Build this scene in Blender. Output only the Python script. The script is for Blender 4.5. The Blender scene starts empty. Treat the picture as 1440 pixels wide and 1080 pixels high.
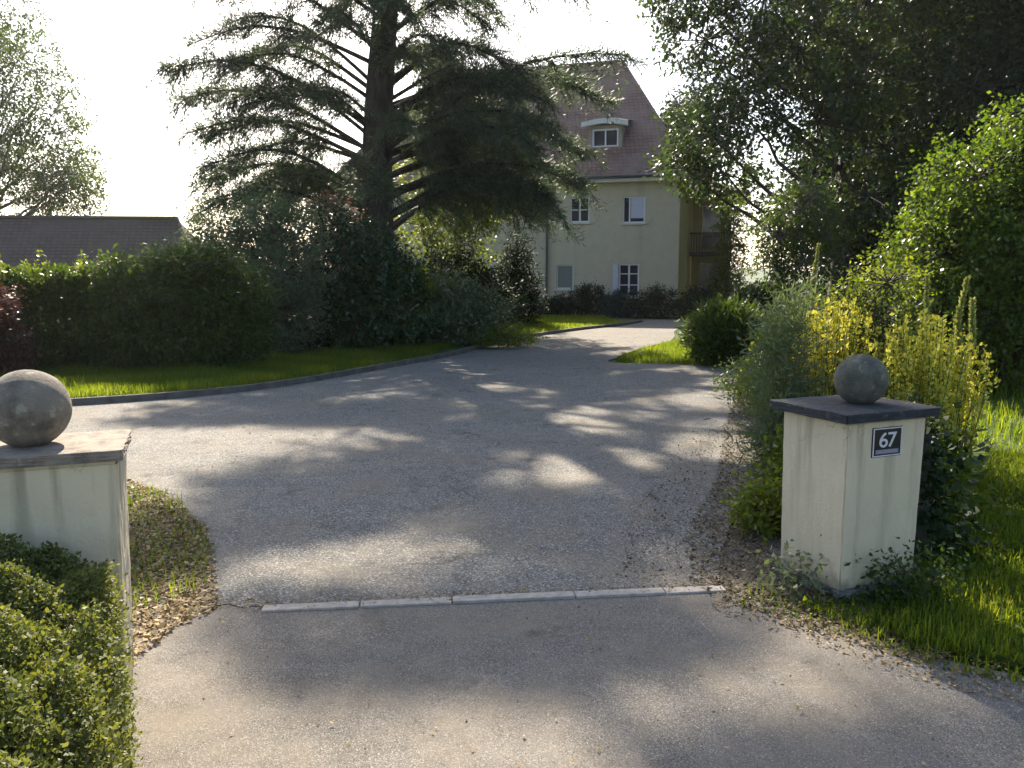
import bpy, bmesh, math, random
import numpy as np
from mathutils import Vector, Matrix
from mathutils.geometry import delaunay_2d_cdt

R = math.radians
scene = bpy.context.scene
COL = scene.collection

# ------------------------------------------------------------------ helpers
def link(o, parent=None):
    COL.objects.link(o)
    if parent is not None:
        o.parent = parent
    return o

def tag(o, label=None, cat=None, group=None, kind=None):
    if label: o['label'] = label
    if cat: o['category'] = cat
    if group: o['group'] = group
    if kind: o['kind'] = kind
    return o

def empty(name, loc, rz=0.0, label=None, cat=None, group=None):
    o = bpy.data.objects.new(name, None)
    o.empty_display_size = 0.2
    o.location = loc
    o.rotation_euler = (0, 0, rz)
    link(o)
    return tag(o, label, cat, group)

def mesh_np(name, V, F, mat, parent=None, rnd=None, smooth=False):
    """V (n,3); F (m,k) all faces of the same size"""
    V = np.asarray(V, np.float32); F = np.asarray(F, np.int32)
    me = bpy.data.meshes.new(name)
    m, k = F.shape
    me.vertices.add(len(V)); me.vertices.foreach_set('co', V.ravel())
    me.loops.add(m * k); me.loops.foreach_set('vertex_index', F.ravel())
    me.polygons.add(m)
    me.polygons.foreach_set('loop_start', np.arange(0, m * k, k, dtype=np.int32))
    if smooth:
        me.polygons.foreach_set('use_smooth', np.ones(m, bool))
    if rnd is not None:
        a = me.attributes.new('rnd', 'FLOAT', 'FACE')
        a.data.foreach_set('value', np.asarray(rnd, np.float32))
    me.update(calc_edges=True)
    me.materials.append(mat)
    return link(bpy.data.objects.new(name, me), parent)

class MB:
    """collects shapes with faces of any size into one mesh"""
    def __init__(s): s.v = []; s.f = []
    def box(s, x0, x1, y0, y1, z0, z1):
        n = len(s.v)
        s.v += [(x0,y0,z0),(x1,y0,z0),(x1,y1,z0),(x0,y1,z0),(x0,y0,z1),(x1,y0,z1),(x1,y1,z1),(x0,y1,z1)]
        s.f += [tuple(n+i for i in q) for q in ((3,2,1,0),(4,5,6,7),(0,1,5,4),(1,2,6,5),(2,3,7,6),(3,0,4,7))]
    def poly(s, pts):
        n = len(s.v); s.v += [tuple(p) for p in pts]; s.f.append(tuple(range(n, n+len(pts))))
    def tube(s, pts, rad, sides=8):
        n = len(s.v); pts = [Vector(p) for p in pts]
        if not hasattr(rad, '__len__'): rad = [rad]*len(pts)
        for i, p in enumerate(pts):
            d = (pts[min(i+1,len(pts)-1)] - pts[max(i-1,0)]).normalized()
            a = d.cross(Vector((0,0,1)) if abs(d.z) < .9 else Vector((1,0,0))).normalized(); b = d.cross(a)
            for k in range(sides):
                t = 2*math.pi*k/sides
                s.v.append(tuple(p + (a*math.cos(t)+b*math.sin(t))*rad[i]))
        for i in range(len(pts)-1):
            for k in range(sides):
                q = (k+1) % sides
                s.f.append((n+i*sides+k, n+i*sides+q, n+(i+1)*sides+q, n+(i+1)*sides+k))
        s.f.append(tuple(n+k for k in range(sides))[::-1])
        s.f.append(tuple(n+(len(pts)-1)*sides+k for k in range(sides)))
    def build(s, name, mat, parent=None, smooth=False, bevel=0):
        me = bpy.data.meshes.new(name); me.from_pydata(s.v, [], s.f)
        bm = bmesh.new(); bm.from_mesh(me)
        bmesh.ops.recalc_face_normals(bm, faces=bm.faces)
        bm.to_mesh(me); bm.free()
        if smooth: me.polygons.foreach_set('use_smooth', np.ones(len(me.polygons), bool))
        me.materials.append(mat)
        o = link(bpy.data.objects.new(name, me), parent)
        if bevel:
            m = o.modifiers.new('bevel', 'BEVEL'); m.width = bevel; m.segments = 2; m.limit_method = 'ANGLE'
        return o

def tubes_np(name, paths, mat, parent=None, sides=6):
    """paths: list of (pts (k,3), radii (k,)) -> one mesh of quads"""
    Vs, Fs, off = [], [], 0
    ang = np.arange(sides)*2*np.pi/sides
    for P, r in paths:
        P = np.asarray(P, float); r = np.asarray(r, float); k = len(P)
        d = np.gradient(P, axis=0); d /= np.linalg.norm(d, axis=1)[:, None]+1e-9
        ref = np.array([0, 0, 1.]) if abs(d[:, 2]).mean() < .85 else np.array([1., 0, 0])
        a = np.cross(d, ref); a /= np.linalg.norm(a, axis=1)[:, None]+1e-9
        b = np.cross(d, a)
        V = P[:, None, :] + r[:, None, None]*(a[:, None, :]*np.cos(ang)[None, :, None] + b[:, None, :]*np.sin(ang)[None, :, None])
        Vs.append(V.reshape(-1, 3))
        i = np.arange(k-1)[:, None]*sides; j = np.arange(sides)[None, :]; jn = (j+1) % sides
        F = np.stack([i+j, i+jn, i+sides+jn, i+sides+j], -1).reshape(-1, 4) + off
        Fs.append(F); off += k*sides
    return mesh_np(name, np.concatenate(Vs), np.concatenate(Fs), mat, parent, smooth=True)

def unit(v): return v/(np.linalg.norm(v, axis=-1, keepdims=True)+1e-9)
def rvec(rng, n): return unit(rng.normal(size=(n, 3)))

def cards(P, D, S, L, W, bend=0.0):
    """pointed leaf quads: base P, direction D, side S"""
    n = len(P); L = np.broadcast_to(L, (n,))[:, None]; W = np.broadcast_to(W, (n,))[:, None]
    N = np.cross(D, S)
    mid = P + D*L*.48 + N*L*bend
    V = np.stack([P, mid + S*W*.5, P + D*L, mid - S*W*.5], 1).reshape(-1, 3)
    return V, np.arange(4*n, dtype=np.int32).reshape(n, 4)

# ------------------------------------------------------------------ materials
def new_mat(name):
    m = bpy.data.materials.new(name); m.use_nodes = True
    nt = m.node_tree
    return m, nt, nt.nodes['Principled BSDF']

def N(nt, typ, **kw):
    n = nt.nodes.new(typ)
    for k, v in kw.items():
        if k in n.inputs.keys() if hasattr(n.inputs, 'keys') else False: n.inputs[k].default_value = v
        else: setattr(n, k, v)
    return n

def noise(nt, scale, detail=4, rough=.6, coord='Object'):
    tc = nt.nodes.new('ShaderNodeTexCoord'); t = nt.nodes.new('ShaderNodeTexNoise')
    t.inputs['Scale'].default_value = scale; t.inputs['Detail'].default_value = detail; t.inputs['Roughness'].default_value = rough
    nt.links.new(tc.outputs[coord], t.inputs['Vector'])
    return t.outputs['Fac']

def ramp(nt, fac, stops):
    r = nt.nodes.new('ShaderNodeValToRGB'); e = r.color_ramp.elements
    while len(e) < len(stops): e.new(.5)
    for q, (p, c) in zip(e, stops):
        q.position = p; q.color = (*c, 1) if len(c) == 3 else c
    nt.links.new(fac, r.inputs['Fac'])
    return r.outputs['Color']

def mixc(nt, fac, a, b, mode='MIX'):
    m = nt.nodes.new('ShaderNodeMix'); m.data_type = 'RGBA'; m.blend_type = mode
    for sock, v in ((m.inputs[0], fac), (m.inputs[6], a), (m.inputs[7], b)):
        if hasattr(v, 'is_linked') or hasattr(v, 'links'): nt.links.new(v, sock)
        elif isinstance(v, (int, float)): sock.default_value = v
        else: sock.default_value = (*v, 1)
    return m.outputs[2]

def bump(nt, bs, height, strength=.5, dist=.01):
    b = nt.nodes.new('ShaderNodeBump'); b.inputs['Strength'].default_value = strength; b.inputs['Distance'].default_value = dist
    nt.links.new(height, b.inputs['Height']); nt.links.new(b.outputs['Normal'], bs.inputs['Normal'])

def leaf_mat(name, cols, rough=.5, trans=.4, tcol=None, spec=.35):
    """cols: list of colours over the leaf-to-leaf variation; light passes through the leaf"""
    m, nt, bs = new_mat(name)
    at = nt.nodes.new('ShaderNodeAttribute'); at.attribute_name = 'rnd'
    k = len(cols)
    c = ramp(nt, at.outputs['Fac'], [(i/(k-1), q) for i, q in enumerate(cols)])
    nt.links.new(c, bs.inputs['Base Color'])
    bs.inputs['Roughness'].default_value = rough
    bs.inputs['Specular IOR Level'].default_value = spec
    tr = nt.nodes.new('ShaderNodeBsdfTranslucent')
    tc = mixc(nt, 1.0, c, tcol or (1.6, 1.7, .7), 'MULTIPLY')
    nt.links.new(tc, tr.inputs['Color'])
    mx = nt.nodes.new('ShaderNodeMixShader'); mx.inputs[0].default_value = trans
    nt.links.new(bs.outputs[0], mx.inputs[1]); nt.links.new(tr.outputs[0], mx.inputs[2])
    nt.links.new(mx.outputs[0], nt.nodes['Material Output'].inputs['Surface'])
    return m

def plain(name, col, rough=.6, var=.15, scale=6, bumps=.0, bscale=80, metal=0, spec=.5):
    m, nt, bs = new_mat(name)
    c2 = tuple(x*(1-var*2) for x in col)
    c3 = tuple(min(1, x*(1+var)) for x in col)
    nt.links.new(ramp(nt, noise(nt, scale, 6), [(.3, c2), (.7, c3)]), bs.inputs['Base Color'])
    bs.inputs['Roughness'].default_value = rough; bs.inputs['Metallic'].default_value = metal
    bs.inputs['Specular IOR Level'].default_value = spec
    if bumps: bump(nt, bs, noise(nt, bscale, 4), bumps, .01)
    return m

def bark_mat(name, a, b, scale=9):
    m, nt, bs = new_mat(name)
    tc = nt.nodes.new('ShaderNodeTexCoord'); mp = nt.nodes.new('ShaderNodeMapping')
    mp.inputs['Scale'].default_value = (1, 1, .22)
    t = nt.nodes.new('ShaderNodeTexNoise'); t.inputs['Scale'].default_value = scale; t.inputs['Detail'].default_value = 8
    nt.links.new(tc.outputs['Object'], mp.inputs[0]); nt.links.new(mp.outputs[0], t.inputs['Vector'])
    nt.links.new(ramp(nt, t.outputs['Fac'], [(.35, a), (.65, b)]), bs.inputs['Base Color'])
    bs.inputs['Roughness'].default_value = .9
    bump(nt, bs, t.outputs['Fac'], .9, .05)
    return m

M = {}
M['bark'] = bark_mat('dark_bark', (.018, .014, .011), (.065, .052, .042))
M['bark_grey'] = bark_mat('grey_bark', (.06, .055, .045), (.16, .15, .13))
M['stem'] = plain('green_stem', (.07, .11, .03), .6)
M['twig'] = plain('twig', (.06, .045, .03), .8)
M['needle'] = leaf_mat('cedar_needles', [(.026, .046, .030), (.044, .068, .044), (.066, .092, .056), (.10, .122, .064)], .5, .38, (1.7, 1.8, .9))
M['leaf_mid'] = leaf_mat('mid_leaves', [(.022, .042, .010), (.038, .066, .014), (.060, .092, .020), (.09, .12, .028)], .42, .42, (1.9, 1.9, .6))
M['leaf_open'] = leaf_mat('open_crown_leaves', [(.014, .030, .012), (.024, .046, .016), (.042, .070, .020), (.075, .105, .028)], .4, .4, (1.9, 1.9, .6), .6)
M['leaf_shrub'] = leaf_mat('shrub_leaves', [(.045, .085, .014), (.07, .115, .018), (.10, .145, .024), (.14, .17, .045)], .42, .46, (1.9, 1.9, .55))
M['leaf_light'] = leaf_mat('light_leaves', [(.065, .10, .014), (.095, .135, .018), (.13, .165, .025), (.17, .19, .045)], .4, .5, (2.0, 1.9, .5))
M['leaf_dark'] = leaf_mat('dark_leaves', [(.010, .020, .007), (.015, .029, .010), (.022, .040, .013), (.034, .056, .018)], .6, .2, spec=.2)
M['leaf_gloss'] = leaf_mat('glossy_leaves', [(.015, .035, .012), (.022, .05, .016), (.035, .07, .022), (.05, .085, .03)], .22, .2, spec=.6)
M['leaf_hedge'] = leaf_mat('hedge_leaves', [(.024, .045, .012), (.036, .062, .016), (.05, .08, .02), (.075, .105, .026)], .45, .35, (2.2, 2.1, .6))
M['leaf_ivy'] = leaf_mat('cotoneaster_leaves', [(.05, .065, .018), (.10, .125, .032), (.16, .175, .055), (.25, .24, .10)], .6, .35, (1.9, 1.8, .6), spec=.3)
M['leaf_grey'] = leaf_mat('grey_green_leaves', [(.07, .10, .06), (.10, .13, .08), (.13, .16, .09), (.17, .20, .10)], .6, .35)
M['leaf_blue'] = leaf_mat('blue_green_leaves', [(.02, .04, .04), (.03, .055, .05), (.04, .07, .06)], .5, .2)
M['leaf_rhodo'] = leaf_mat('glint_toned_rhododendron_leaves', [(.04, .07, .025), (.07, .10, .04), (.12, .15, .08), (.34, .34, .28)], .3, .25, spec=.6)  # palest leaf tone paints in sun glints
M['leaf_salmon'] = leaf_mat('salmon_stand_in_leaves', [(.16, .08, .06), (.26, .14, .10), (.36, .21, .16), (.14, .12, .06)], .45, .4, (1.5, 1.2, 1))
M['leaf_copper'] = leaf_mat('copper_leaves', [(.05, .025, .02), (.08, .035, .026), (.11, .05, .035)], .45, .3, (1.3, 1.1, 1))
M['litter_shade_tone'] = leaf_mat('shade_toned_fallen_leaves', [(.045, .03, .018), (.09, .062, .032), (.15, .11, .055), (.23, .18, .09)], .75, .15, (1.2, 1.1, .9))  # litter colours darkened to paint in the shade along the right edge
M['flower'] = leaf_mat('yellow_flowers', [(.42, .38, .04), (.58, .52, .06), (.70, .64, .12), (.40, .44, .07)], .6, .4, (1.2, 1.2, .8))
M['mullein'] = leaf_mat('spire_buds', [(.22, .26, .07), (.32, .34, .10), (.40, .40, .15)], .7, .35, (1.2, 1.2, .9))
M['grass'] = leaf_mat('grass_blades', [(.034, .064, .010), (.056, .094, .014), (.088, .128, .018), (.16, .18, .04)], .5, .6, (2.9, 2.6, .6), .2)
M['litter'] = leaf_mat('fallen_leaves', [(.09, .055, .025), (.21, .14, .055), (.33, .235, .10), (.45, .36, .17)], .7, .2, (1.2, 1.1, .9))

def ground_mat(name, stops, s1=.5, s2=14, s3=110, rough=.95, bs_=.5, bd=.01, speck=None, spec=.3, cracks=None):
    m, nt, bs = new_mat(name)
    big = noise(nt, s1, 6); mid = noise(nt, s2, 6); fine = noise(nt, s3, 3, .7)
    a = nt.nodes.new('ShaderNodeMath'); a.operation = 'ADD'
    b = nt.nodes.new('ShaderNodeMath'); b.operation = 'MULTIPLY_ADD'; b.inputs[1].default_value = .9
    nt.links.new(big, a.inputs[0]); nt.links.new(mid, a.inputs[1])
    nt.links.new(fine, b.inputs[0]); nt.links.new(a.outputs[0], b.inputs[2])
    d = nt.nodes.new('ShaderNodeMath'); d.operation = 'DIVIDE'; d.inputs[1].default_value = 2.9
    nt.links.new(b.outputs[0], d.inputs[0])
    c = ramp(nt, d.outputs[0], stops)
    if speck:
        sc, thr, col = speck
        tc = nt.nodes.new('ShaderNodeTexCoord'); v = nt.nodes.new('ShaderNodeTexVoronoi'); v.inputs['Scale'].default_value = sc
        nt.links.new(tc.outputs['Object'], v.inputs['Vector'])
        sep = nt.nodes.new('ShaderNodeSeparateColor'); nt.links.new(v.outputs['Color'], sep.inputs[0])
        k = ramp(nt, sep.outputs[0], [(thr, (0, 0, 0)), (min(.99, thr+.15), (1, 1, 1))])
        c = mixc(nt, k, c, col)
        k2 = ramp(nt, sep.outputs[1], [(.72, (1, 1, 1)), (.9, (.45, .45, .45))])
        c = mixc(nt, 1.0, c, k2, 'MULTIPLY')
        bump(nt, bs, v.outputs['Distance'], bs_, bd)
    else:
        bump(nt, bs, d.outputs[0], bs_, bd)
    if cracks:
        # hairline cracks with dirt in them, only where the surface is worn; and broad dusty patches
        sc, seed = cracks
        tc = nt.nodes.new('ShaderNodeTexCoord'); wn = nt.nodes.new('ShaderNodeTexNoise'); wn.inputs['Scale'].default_value = 2.5; wn.inputs['Detail'].default_value = 6
        nt.links.new(tc.outputs['Object'], wn.inputs['Vector'])
        va = nt.nodes.new('ShaderNodeVectorMath'); va.operation = 'SCALE'; va.inputs['Scale'].default_value = .9; nt.links.new(wn.outputs['Color'], va.inputs[0])
        vb = nt.nodes.new('ShaderNodeVectorMath'); nt.links.new(tc.outputs['Object'], vb.inputs[0]); nt.links.new(va.outputs[0], vb.inputs[1])
        vo = nt.nodes.new('ShaderNodeTexVoronoi'); vo.feature = 'DISTANCE_TO_EDGE'; vo.inputs['Scale'].default_value = sc
        nt.links.new(vb.outputs[0], vo.inputs['Vector'])
        line = ramp(nt, vo.outputs['Distance'], [(.0015, (1, 1, 1)), (.006, (0, 0, 0))])
        worn = ramp(nt, noise(nt, .8, 4), [(.46, (0, 0, 0)), (.60, (.75, .75, .75))])
        c = mixc(nt, mixc(nt, 1.0, line, worn, 'MULTIPLY'), c, (.035, .030, .024))
        dust = ramp(nt, noise(nt, 1.3, 8, .7), [(.45, (0, 0, 0)), (.70, (.75, .75, .75))])
        c = mixc(nt, dust, c, (.23, .195, .145))
        oil = ramp(nt, noise(nt, 2.2, 5, .6), [(.60, (1, 1, 1)), (.74, (.5, .5, .5))])
        c = mixc(nt, 1.0, c, oil, 'MULTIPLY')
    nt.links.new(c, bs.inputs['Base Color'])
    bs.inputs['Roughness'].default_value = rough; bs.inputs['Specular IOR Level'].default_value = spec
    return m

M['ground'] = ground_mat('meadow', [(.35, (.025, .045, .008)), (.5, (.05, .08, .012)), (.65, (.09, .115, .025))], .3, 5, 60)
M['soil'] = ground_mat('soil', [(.35, (.07, .060, .048)), (.5, (.125, .110, .09)), (.65, (.19, .17, .14))], 1, 9, 80, bs_=.8, speck=(120, .70, (.24, .21, .17)))
M['gravel'] = ground_mat('old_asphalt_drive', [(.36, (.10, .099, .09)), (.5, (.16, .157, .143)), (.63, (.25, .238, .21))], .45, 7, 110, .9, .7, .008, (120, .72, (.38, .36, .32)), cracks=(.35, 4))
M['road'] = ground_mat('asphalt_road', [(.36, (.105, .096, .083)), (.5, (.16, .147, .128)), (.63, (.23, .21, .182))], .6, 6, 170, .88, .5, .005, (260, .76, (.33, .305, .265)), cracks=(.55, 3))
M['granite'] = plain('granite_strip', (.40, .36, .31), .8, .15, 20, .4, 90)
M['kerb'] = plain('old_concrete_kerb', (.12, .11, .095), .9, .25, 5, .5, 40)

# ------------------------------------------------------------------ vegetation builders
def sprays(rng, lobes, n, per, slen, L, W, droop=.25, shell=.5, flat=.6, jit=.06, up=0.0):
    """leaf sprays through a set of ellipsoid lobes. returns P, D, S, L, W, rnd, twig starts/ends"""
    lobes = np.asarray(lobes, float)
    vol = (lobes[:, 3]*lobes[:, 4]*lobes[:, 5])**(2/3.)
    idx = rng.choice(len(lobes), n, p=vol/vol.sum())
    u = rvec(rng, n)
    rr = shell + (1-shell)*rng.random(n)**.6
    rr *= 1 + rng.normal(0, .10, n)
    P0 = lobes[idx, :3] + u*rr[:, None]*lobes[idx, 3:6]
    d = unit(u + rvec(rng, n)*.7 + np.array([0, 0, up-droop])[None])
    lobe_r = rng.random(len(lobes))[idx]
    sp_r = rng.random(n)
    t = rng.random((n, per))
    sl = slen*(.5+rng.random(n))
    P = P0[:, None, :] + d[:, None, :]*(t*sl[:, None])[..., None] + rng.normal(0, jit, (n, per, 3))
    D = unit(d[:, None, :]*.6 + rng.normal(0, .65, (n, per, 3)) + np.array([0, 0, -droop*.8]))
    upv = unit(np.array([0, 0, 1.]) + rng.normal(0, flat, (n, per, 3)))
    S = unit(np.cross(D, upv))
    m = n*per
    q = .6+.7*rng.random(m)
    rnd = np.clip(.25*lobe_r[:, None] + .35*sp_r[:, None] + .4*rng.random((n, per)), 0, 1).ravel()
    ok = P[..., 2].ravel() > .03
    return [x[ok] for x in (P.reshape(-1, 3), D.reshape(-1, 3), S.reshape(-1, 3), L*q, W*q, rnd)] + [P0, P0 + d*sl[:, None], idx]

def foliage(name, parent, mat, rng, lobes, n, per, slen, L, W, twigs=None, twig_r=.006, bend=.08, **kw):
    P, D, S, l, w, rnd, A, B, idx = sprays(rng, lobes, n, per, slen, L, W, **kw)
    V, F = cards(P, D, S, l, w, bend)
    o = mesh_np(name, V, F, mat, parent, rnd)
    return o, A, B, idx

def curve_pts(a, b, sag, k=6, wob=0.0, rng=None):
    a = np.asarray(a, float); b = np.asarray(b, float)
    t = np.linspace(0, 1, k)[:, None]
    P = a*(1-t)+b*t
    P[:, 2] += sag*np.sin(np.pi*t[:, 0])
    if wob and rng is not None:
        P[1:-1] += rng.normal(0, wob, (k-2, 3))
    return P

def auto_lobes(rng, n, c, rad, lr):
    out = []
    for i in range(n):
        u = rng.normal(size=3); u /= np.linalg.norm(u)
        r = rng.random()**.4
        s = lr*(.7+.6*rng.random())
        out.append((c[0]+u[0]*rad[0]*r, c[1]+u[1]*rad[1]*r, c[2]+u[2]*rad[2]*r, s*(.9+.4*rng.random()), s*(.9+.4*rng.random()), s*.75))
    return out

def tree(name, label, loc, h, r0, lobes, leaf, bark, n, per, slen, L, W, seed, group=None, cat='tree', lean=(0, 0), fork=.3, twig_every=3, **kw):
    rng = np.random.default_rng(seed)
    root = empty(name, loc, 0, label, cat, group)
    k = 9; t = np.linspace(0, 1, k)
    T = np.stack([lean[0]*h*t + np.cumsum(rng.normal(0, .05, k))*t, lean[1]*h*t + np.cumsum(rng.normal(0, .05, k))*t, h*t], 1)
    rad = r0*(1-t*.9); rad[0] *= 1.35
    paths = [(T, rad)]
    for lb in lobes:
        z = min(max(lb[2]*.72-.6*math.hypot(lb[0], lb[1])*.35, h*fork*.6), h*.97)
        i = z/h
        a = np.array([np.interp(i, t, T[:, 0]), np.interp(i, t, T[:, 1]), z])
        r = max(.02, r0*(1-i*.9)*.42)
        paths.append((curve_pts(a, lb[:3], -.08*np.linalg.norm(np.array(lb[:3])-a), 6, .08, rng), np.linspace(r, .018, 6)))
    o, A, B, idx = foliage('crown', root, leaf, rng, lobes, n, per, slen, L, W, **kw)
    C = np.asarray(lobes)[:, :3][idx]
    for j in range(0, len(A), twig_every):
        paths.append((curve_pts(C[j], B[j], .05, 3), (.016, .011, .005)))
    tubes_np('trunk', paths, bark, root, 6)
    return root

def shrub(name, label, loc, lobes, leaf, n, per, slen, L, W, seed, group=None, cat='shrub', stems=7, stem_r=.02, stem_mat=None, rz=0, **kw):
    rng = np.random.default_rng(seed)
    root = empty(name, loc, rz, label, cat, group)
    o, A, B, idx = foliage('foliage', root, leaf, rng, lobes, n, per, slen, L, W, **kw)
    paths = []
    C = np.asarray(lobes)[:, :3][idx]
    for lb in lobes:
        a = np.array([lb[0]*.35+rng.normal(0, .06), lb[1]*.35+rng.normal(0, .06), 0])
        paths.append((curve_pts(a, lb[:3], .05, 5, .02, rng), np.linspace(stem_r, stem_r*.4, 5)))
    for j in range(0, len(A), 4):
        paths.append((curve_pts(C[j], B[j], .02, 3), (stem_r*.4, stem_r*.28, stem_r*.15)))
    tubes_np('stem', paths, stem_mat or M['twig'], root, 5)
    return root

def blades_np(rng, P, L, W, lean=.5, segs=3, az=None, droop=.6):
    """arching tapered blades from base points P"""
    n = len(P)
    az = rng.random(n)*2*np.pi if az is None else az
    hd = np.stack([np.cos(az), np.sin(az), np.zeros(n)], 1); side = np.stack([-np.sin(az), np.cos(az), np.zeros(n)], 1)
    tilt = np.abs(rng.normal(0, lean, n))
    rows = []
    for i in range(segs+1):
        t = i/segs
        a = tilt*(.4+t*droop*2)
        out = np.sin(a)*L*t; up = np.cos(np.minimum(a, 2.2))*L*t
        c = P + hd*out[:, None] + np.array([0, 0, 1.])*up[:, None]
        w = W*(1-t)**.7*.5 + .0008
        rows.append(np.stack([c - side*w[:, None], c + side*w[:, None]], 1))
    V = np.stack(rows, 1)                       # n, segs+1, 2, 3
    base = (np.arange(n)*(segs+1)*2)[:, None]
    F = np.stack([np.stack([base[:, 0]+2*i, base[:, 0]+2*i+1, base[:, 0]+2*i+3, base[:, 0]+2*i+2], 1) for i in range(segs)], 1).reshape(-1, 4)
    return V.reshape(-1, 3), F.astype(np.int32), segs

def in_poly(x, y, poly):
    c = np.zeros(len(x), bool); m = len(poly)
    for i in range(m):
        (x0, y0), (x1, y1) = poly[i], poly[(i+1) % m]
        if y0 == y1: continue
        k = ((y0 > y) != (y1 > y)) & (x < (x1-x0)*(y-y0)/(y1-y0)+x0)
        c ^= k
    return c

def fill_poly(rng, poly, n):
    p = np.asarray(poly); lo = p.min(0); hi = p.max(0); X = np.empty(0); Y = np.empty(0)
    while len(X) < n:
        x = lo[0]+rng.random(n)*(hi[0]-lo[0]); y = lo[1]+rng.random(n)*(hi[1]-lo[1])
        k = in_poly(x, y, poly); X = np.concatenate([X, x[k]]); Y = np.concatenate([Y, y[k]])
    return X[:n], Y[:n]

# ------------------------------------------------------------------ ground, drive, road
def sheet(name, pts, z, mat, sub=0):
    vs, _, fs, *_ = delaunay_2d_cdt([Vector(p) for p in pts], [], [list(range(len(pts)))], 1, 1e-5)
    mb = MB(); mb.v = [(v.x, v.y, z) for v in vs]; mb.f = [tuple(f) for f in fs]
    o = mb.build(name, mat)
    if o.data.polygons[0].normal.z < 0: o.data.flip_normals()
    return tag(o, kind='structure')

sheet('ground', [(-700, -60), (700, -60), (700, 1400), (-700, 1400)], -.02, M['ground'])

KERB = [(-18, 8.3), (-12, 8.8), (-8.5, 9.35), (-6.5, 9.85), (-5.49, 10.25), (-4.48, 10.85), (-3.75, 11.55), (-3.02, 12.75), (-2.08, 14.85), (-1.18, 16.95), (-.51, 19.5), (.38, 21.9), (2.2, 25.4), (3.6, 27.4), (4.6, 29.5), (4.9, 30.4)]
RIGHT = [(1.06, 4.06), (1.30, 4.86), (1.9, 6.26), (2.74, 8.73), (3.5, 11.6), (3.95, 13.6), (3.6, 15.0), (1.98, 15.45), (2.05, 16.3), (2.92, 18.6), (4.16, 21.2), (5.3, 26), (7.2, 28.5), (12, 29.5), (12, 31.6)]
LEFTN = [(-1.22, 3.84), (-1.55, 3.88), (-1.78, 4.5), (-2.04, 5.15), (-2.68, 6.04), (-3.3, 6.4), (-6, 6.2), (-18, 5.0)]
def smooth_line(pts, k=6):
    """Catmull-Rom through the points"""
    P = [Vector((*p, 0)) for p in pts]; out = []
    for i in range(len(P)-1):
        a, b, c, d = P[max(i-1, 0)], P[i], P[i+1], P[min(i+2, len(P)-1)]
        for j in range(k):
            t = j/k
            q = .5*((2*b)+(c-a)*t+(2*a-5*b+4*c-d)*t*t+(3*b-a-3*c+d)*t**3)
            out.append((q.x, q.y))
    out.append(tuple(pts[-1])); return out
KS = smooth_line(KERB)
RS = smooth_line(RIGHT, 4)
def wander(line, amp, seed, sub=4):
    g = random.Random(seed); out = []
    for (a, b), (c, d) in zip(line[:-1], line[1:]):
        for k in range(sub):
            t = k/sub; out.append((a+(c-a)*t+g.uniform(-amp, amp), b+(d-b)*t+g.uniform(-amp, amp)))
    out.append(line[-1]); return out
drive = KS + [(4.9, 31.6)] + wander(RS, .022, 2, 2)[::-1] + wander(LEFTN, .025, 3, 6)
sheet('driveway', drive, 0.0, M['gravel'])
VERGE = [(1.06, 4.06), (1.30, 3.85), (1.52, 3.62), (1.77, 3.34), (2.08, 3.14), (2.7, 2.86), (4, 2.5), (9, 1.6), (20, 0)]
VS = smooth_line(VERGE, 4)
ROADP = [(-1.22, 3.97), (1.02, 4.2)] + VS + [(20, -14), (-20, -14), (-20, 1.4), (-3.2, 2.0), (-2.2, 2.3), (-1.75, 2.9), (-1.62, 3.84), (-1.5, 3.97)]
sheet('road', ROADP, -.004, M['road'])

# granite threshold: a row of flat setts across the gateway
root = empty('stone_strip', (-1.22, 3.81, 0), math.atan2(.26, 2.31), 'narrow row of pale flat stone slabs across the drive entrance', 'paving strip')
x = 0; rr = random.Random(4)
while x < 2.30:
    L = min(.42+rr.random()*.22, 2.34-x)
    if L < .1: break
    mb = MB(); dz = rr.uniform(-.002, .003); mb.box(x+.004, x+L-.004, -.036+rr.uniform(-.004, .004), .036, -.05, .009+dz)
    mb.build('slab', M['granite'], root, bevel=.005)
    x += L

# kerb along the left lawn, lawn behind it
def ribbon(name, line, w, z0, z1, mat, side=1):
    n = len(line); V = []; F = []
    for i, (x, y) in enumerate(line):
        a = Vector(line[max(i-1, 0)]); b = Vector(line[min(i+1, n-1)]); d = (b-a).normalized(); nn = Vector((-d.y, d.x))*side*w
        V += [(x, y, z0), (x, y, z1), (x+nn.x, y+nn.y, z1), (x+nn.x, y+nn.y, z0)]
    for i in range(n-1):
        for k in range(4):
            F.append((4*i+k, 4*i+(k+1) % 4, 4*i+4+(k+1) % 4, 4*i+4+k))
    mb = MB(); mb.v = V; mb.f = F; return mb.build(name, mat)
tag(ribbon('lawn_kerb', KS[:-4], .09, -.03, .085, M['kerb']), kind='structure')
lawn_in = []
for i, (x, y) in enumerate(KS[:-4]):
    a = Vector(KS[max(i-1, 0)]); b = Vector(KS[i+1]); d = (b-a).normalized(); lawn_in.append((x-d.y*.088, y+d.x*.088))
sheet('lawn', lawn_in + [(1.5, 34.5), (-20, 36), (-30, 12), (-18, 9)], .07, M['ground'])
sheet('litter_bed', [(-3.5, 6.5), (-2.64, 6.04), (-1.99, 5.15), (-1.72, 4.5), (-1.50, 3.84), (-1.60, 3.84), (-1.70, 2.9), (-3.2, 2.6), (-6, 3.2), (-6, 6.3)], -.008, M['soil'])
sheet('flower_bed', [(1.06, 4.08)]+RS[1:26]+[(5.2, 15.5), (5.0, 12), (4.2, 8.2), (3.4, 5.4), (2.6, 4.6), (1.75, 3.55), (1.35, 3.84)], -.008, M['soil'])

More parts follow.
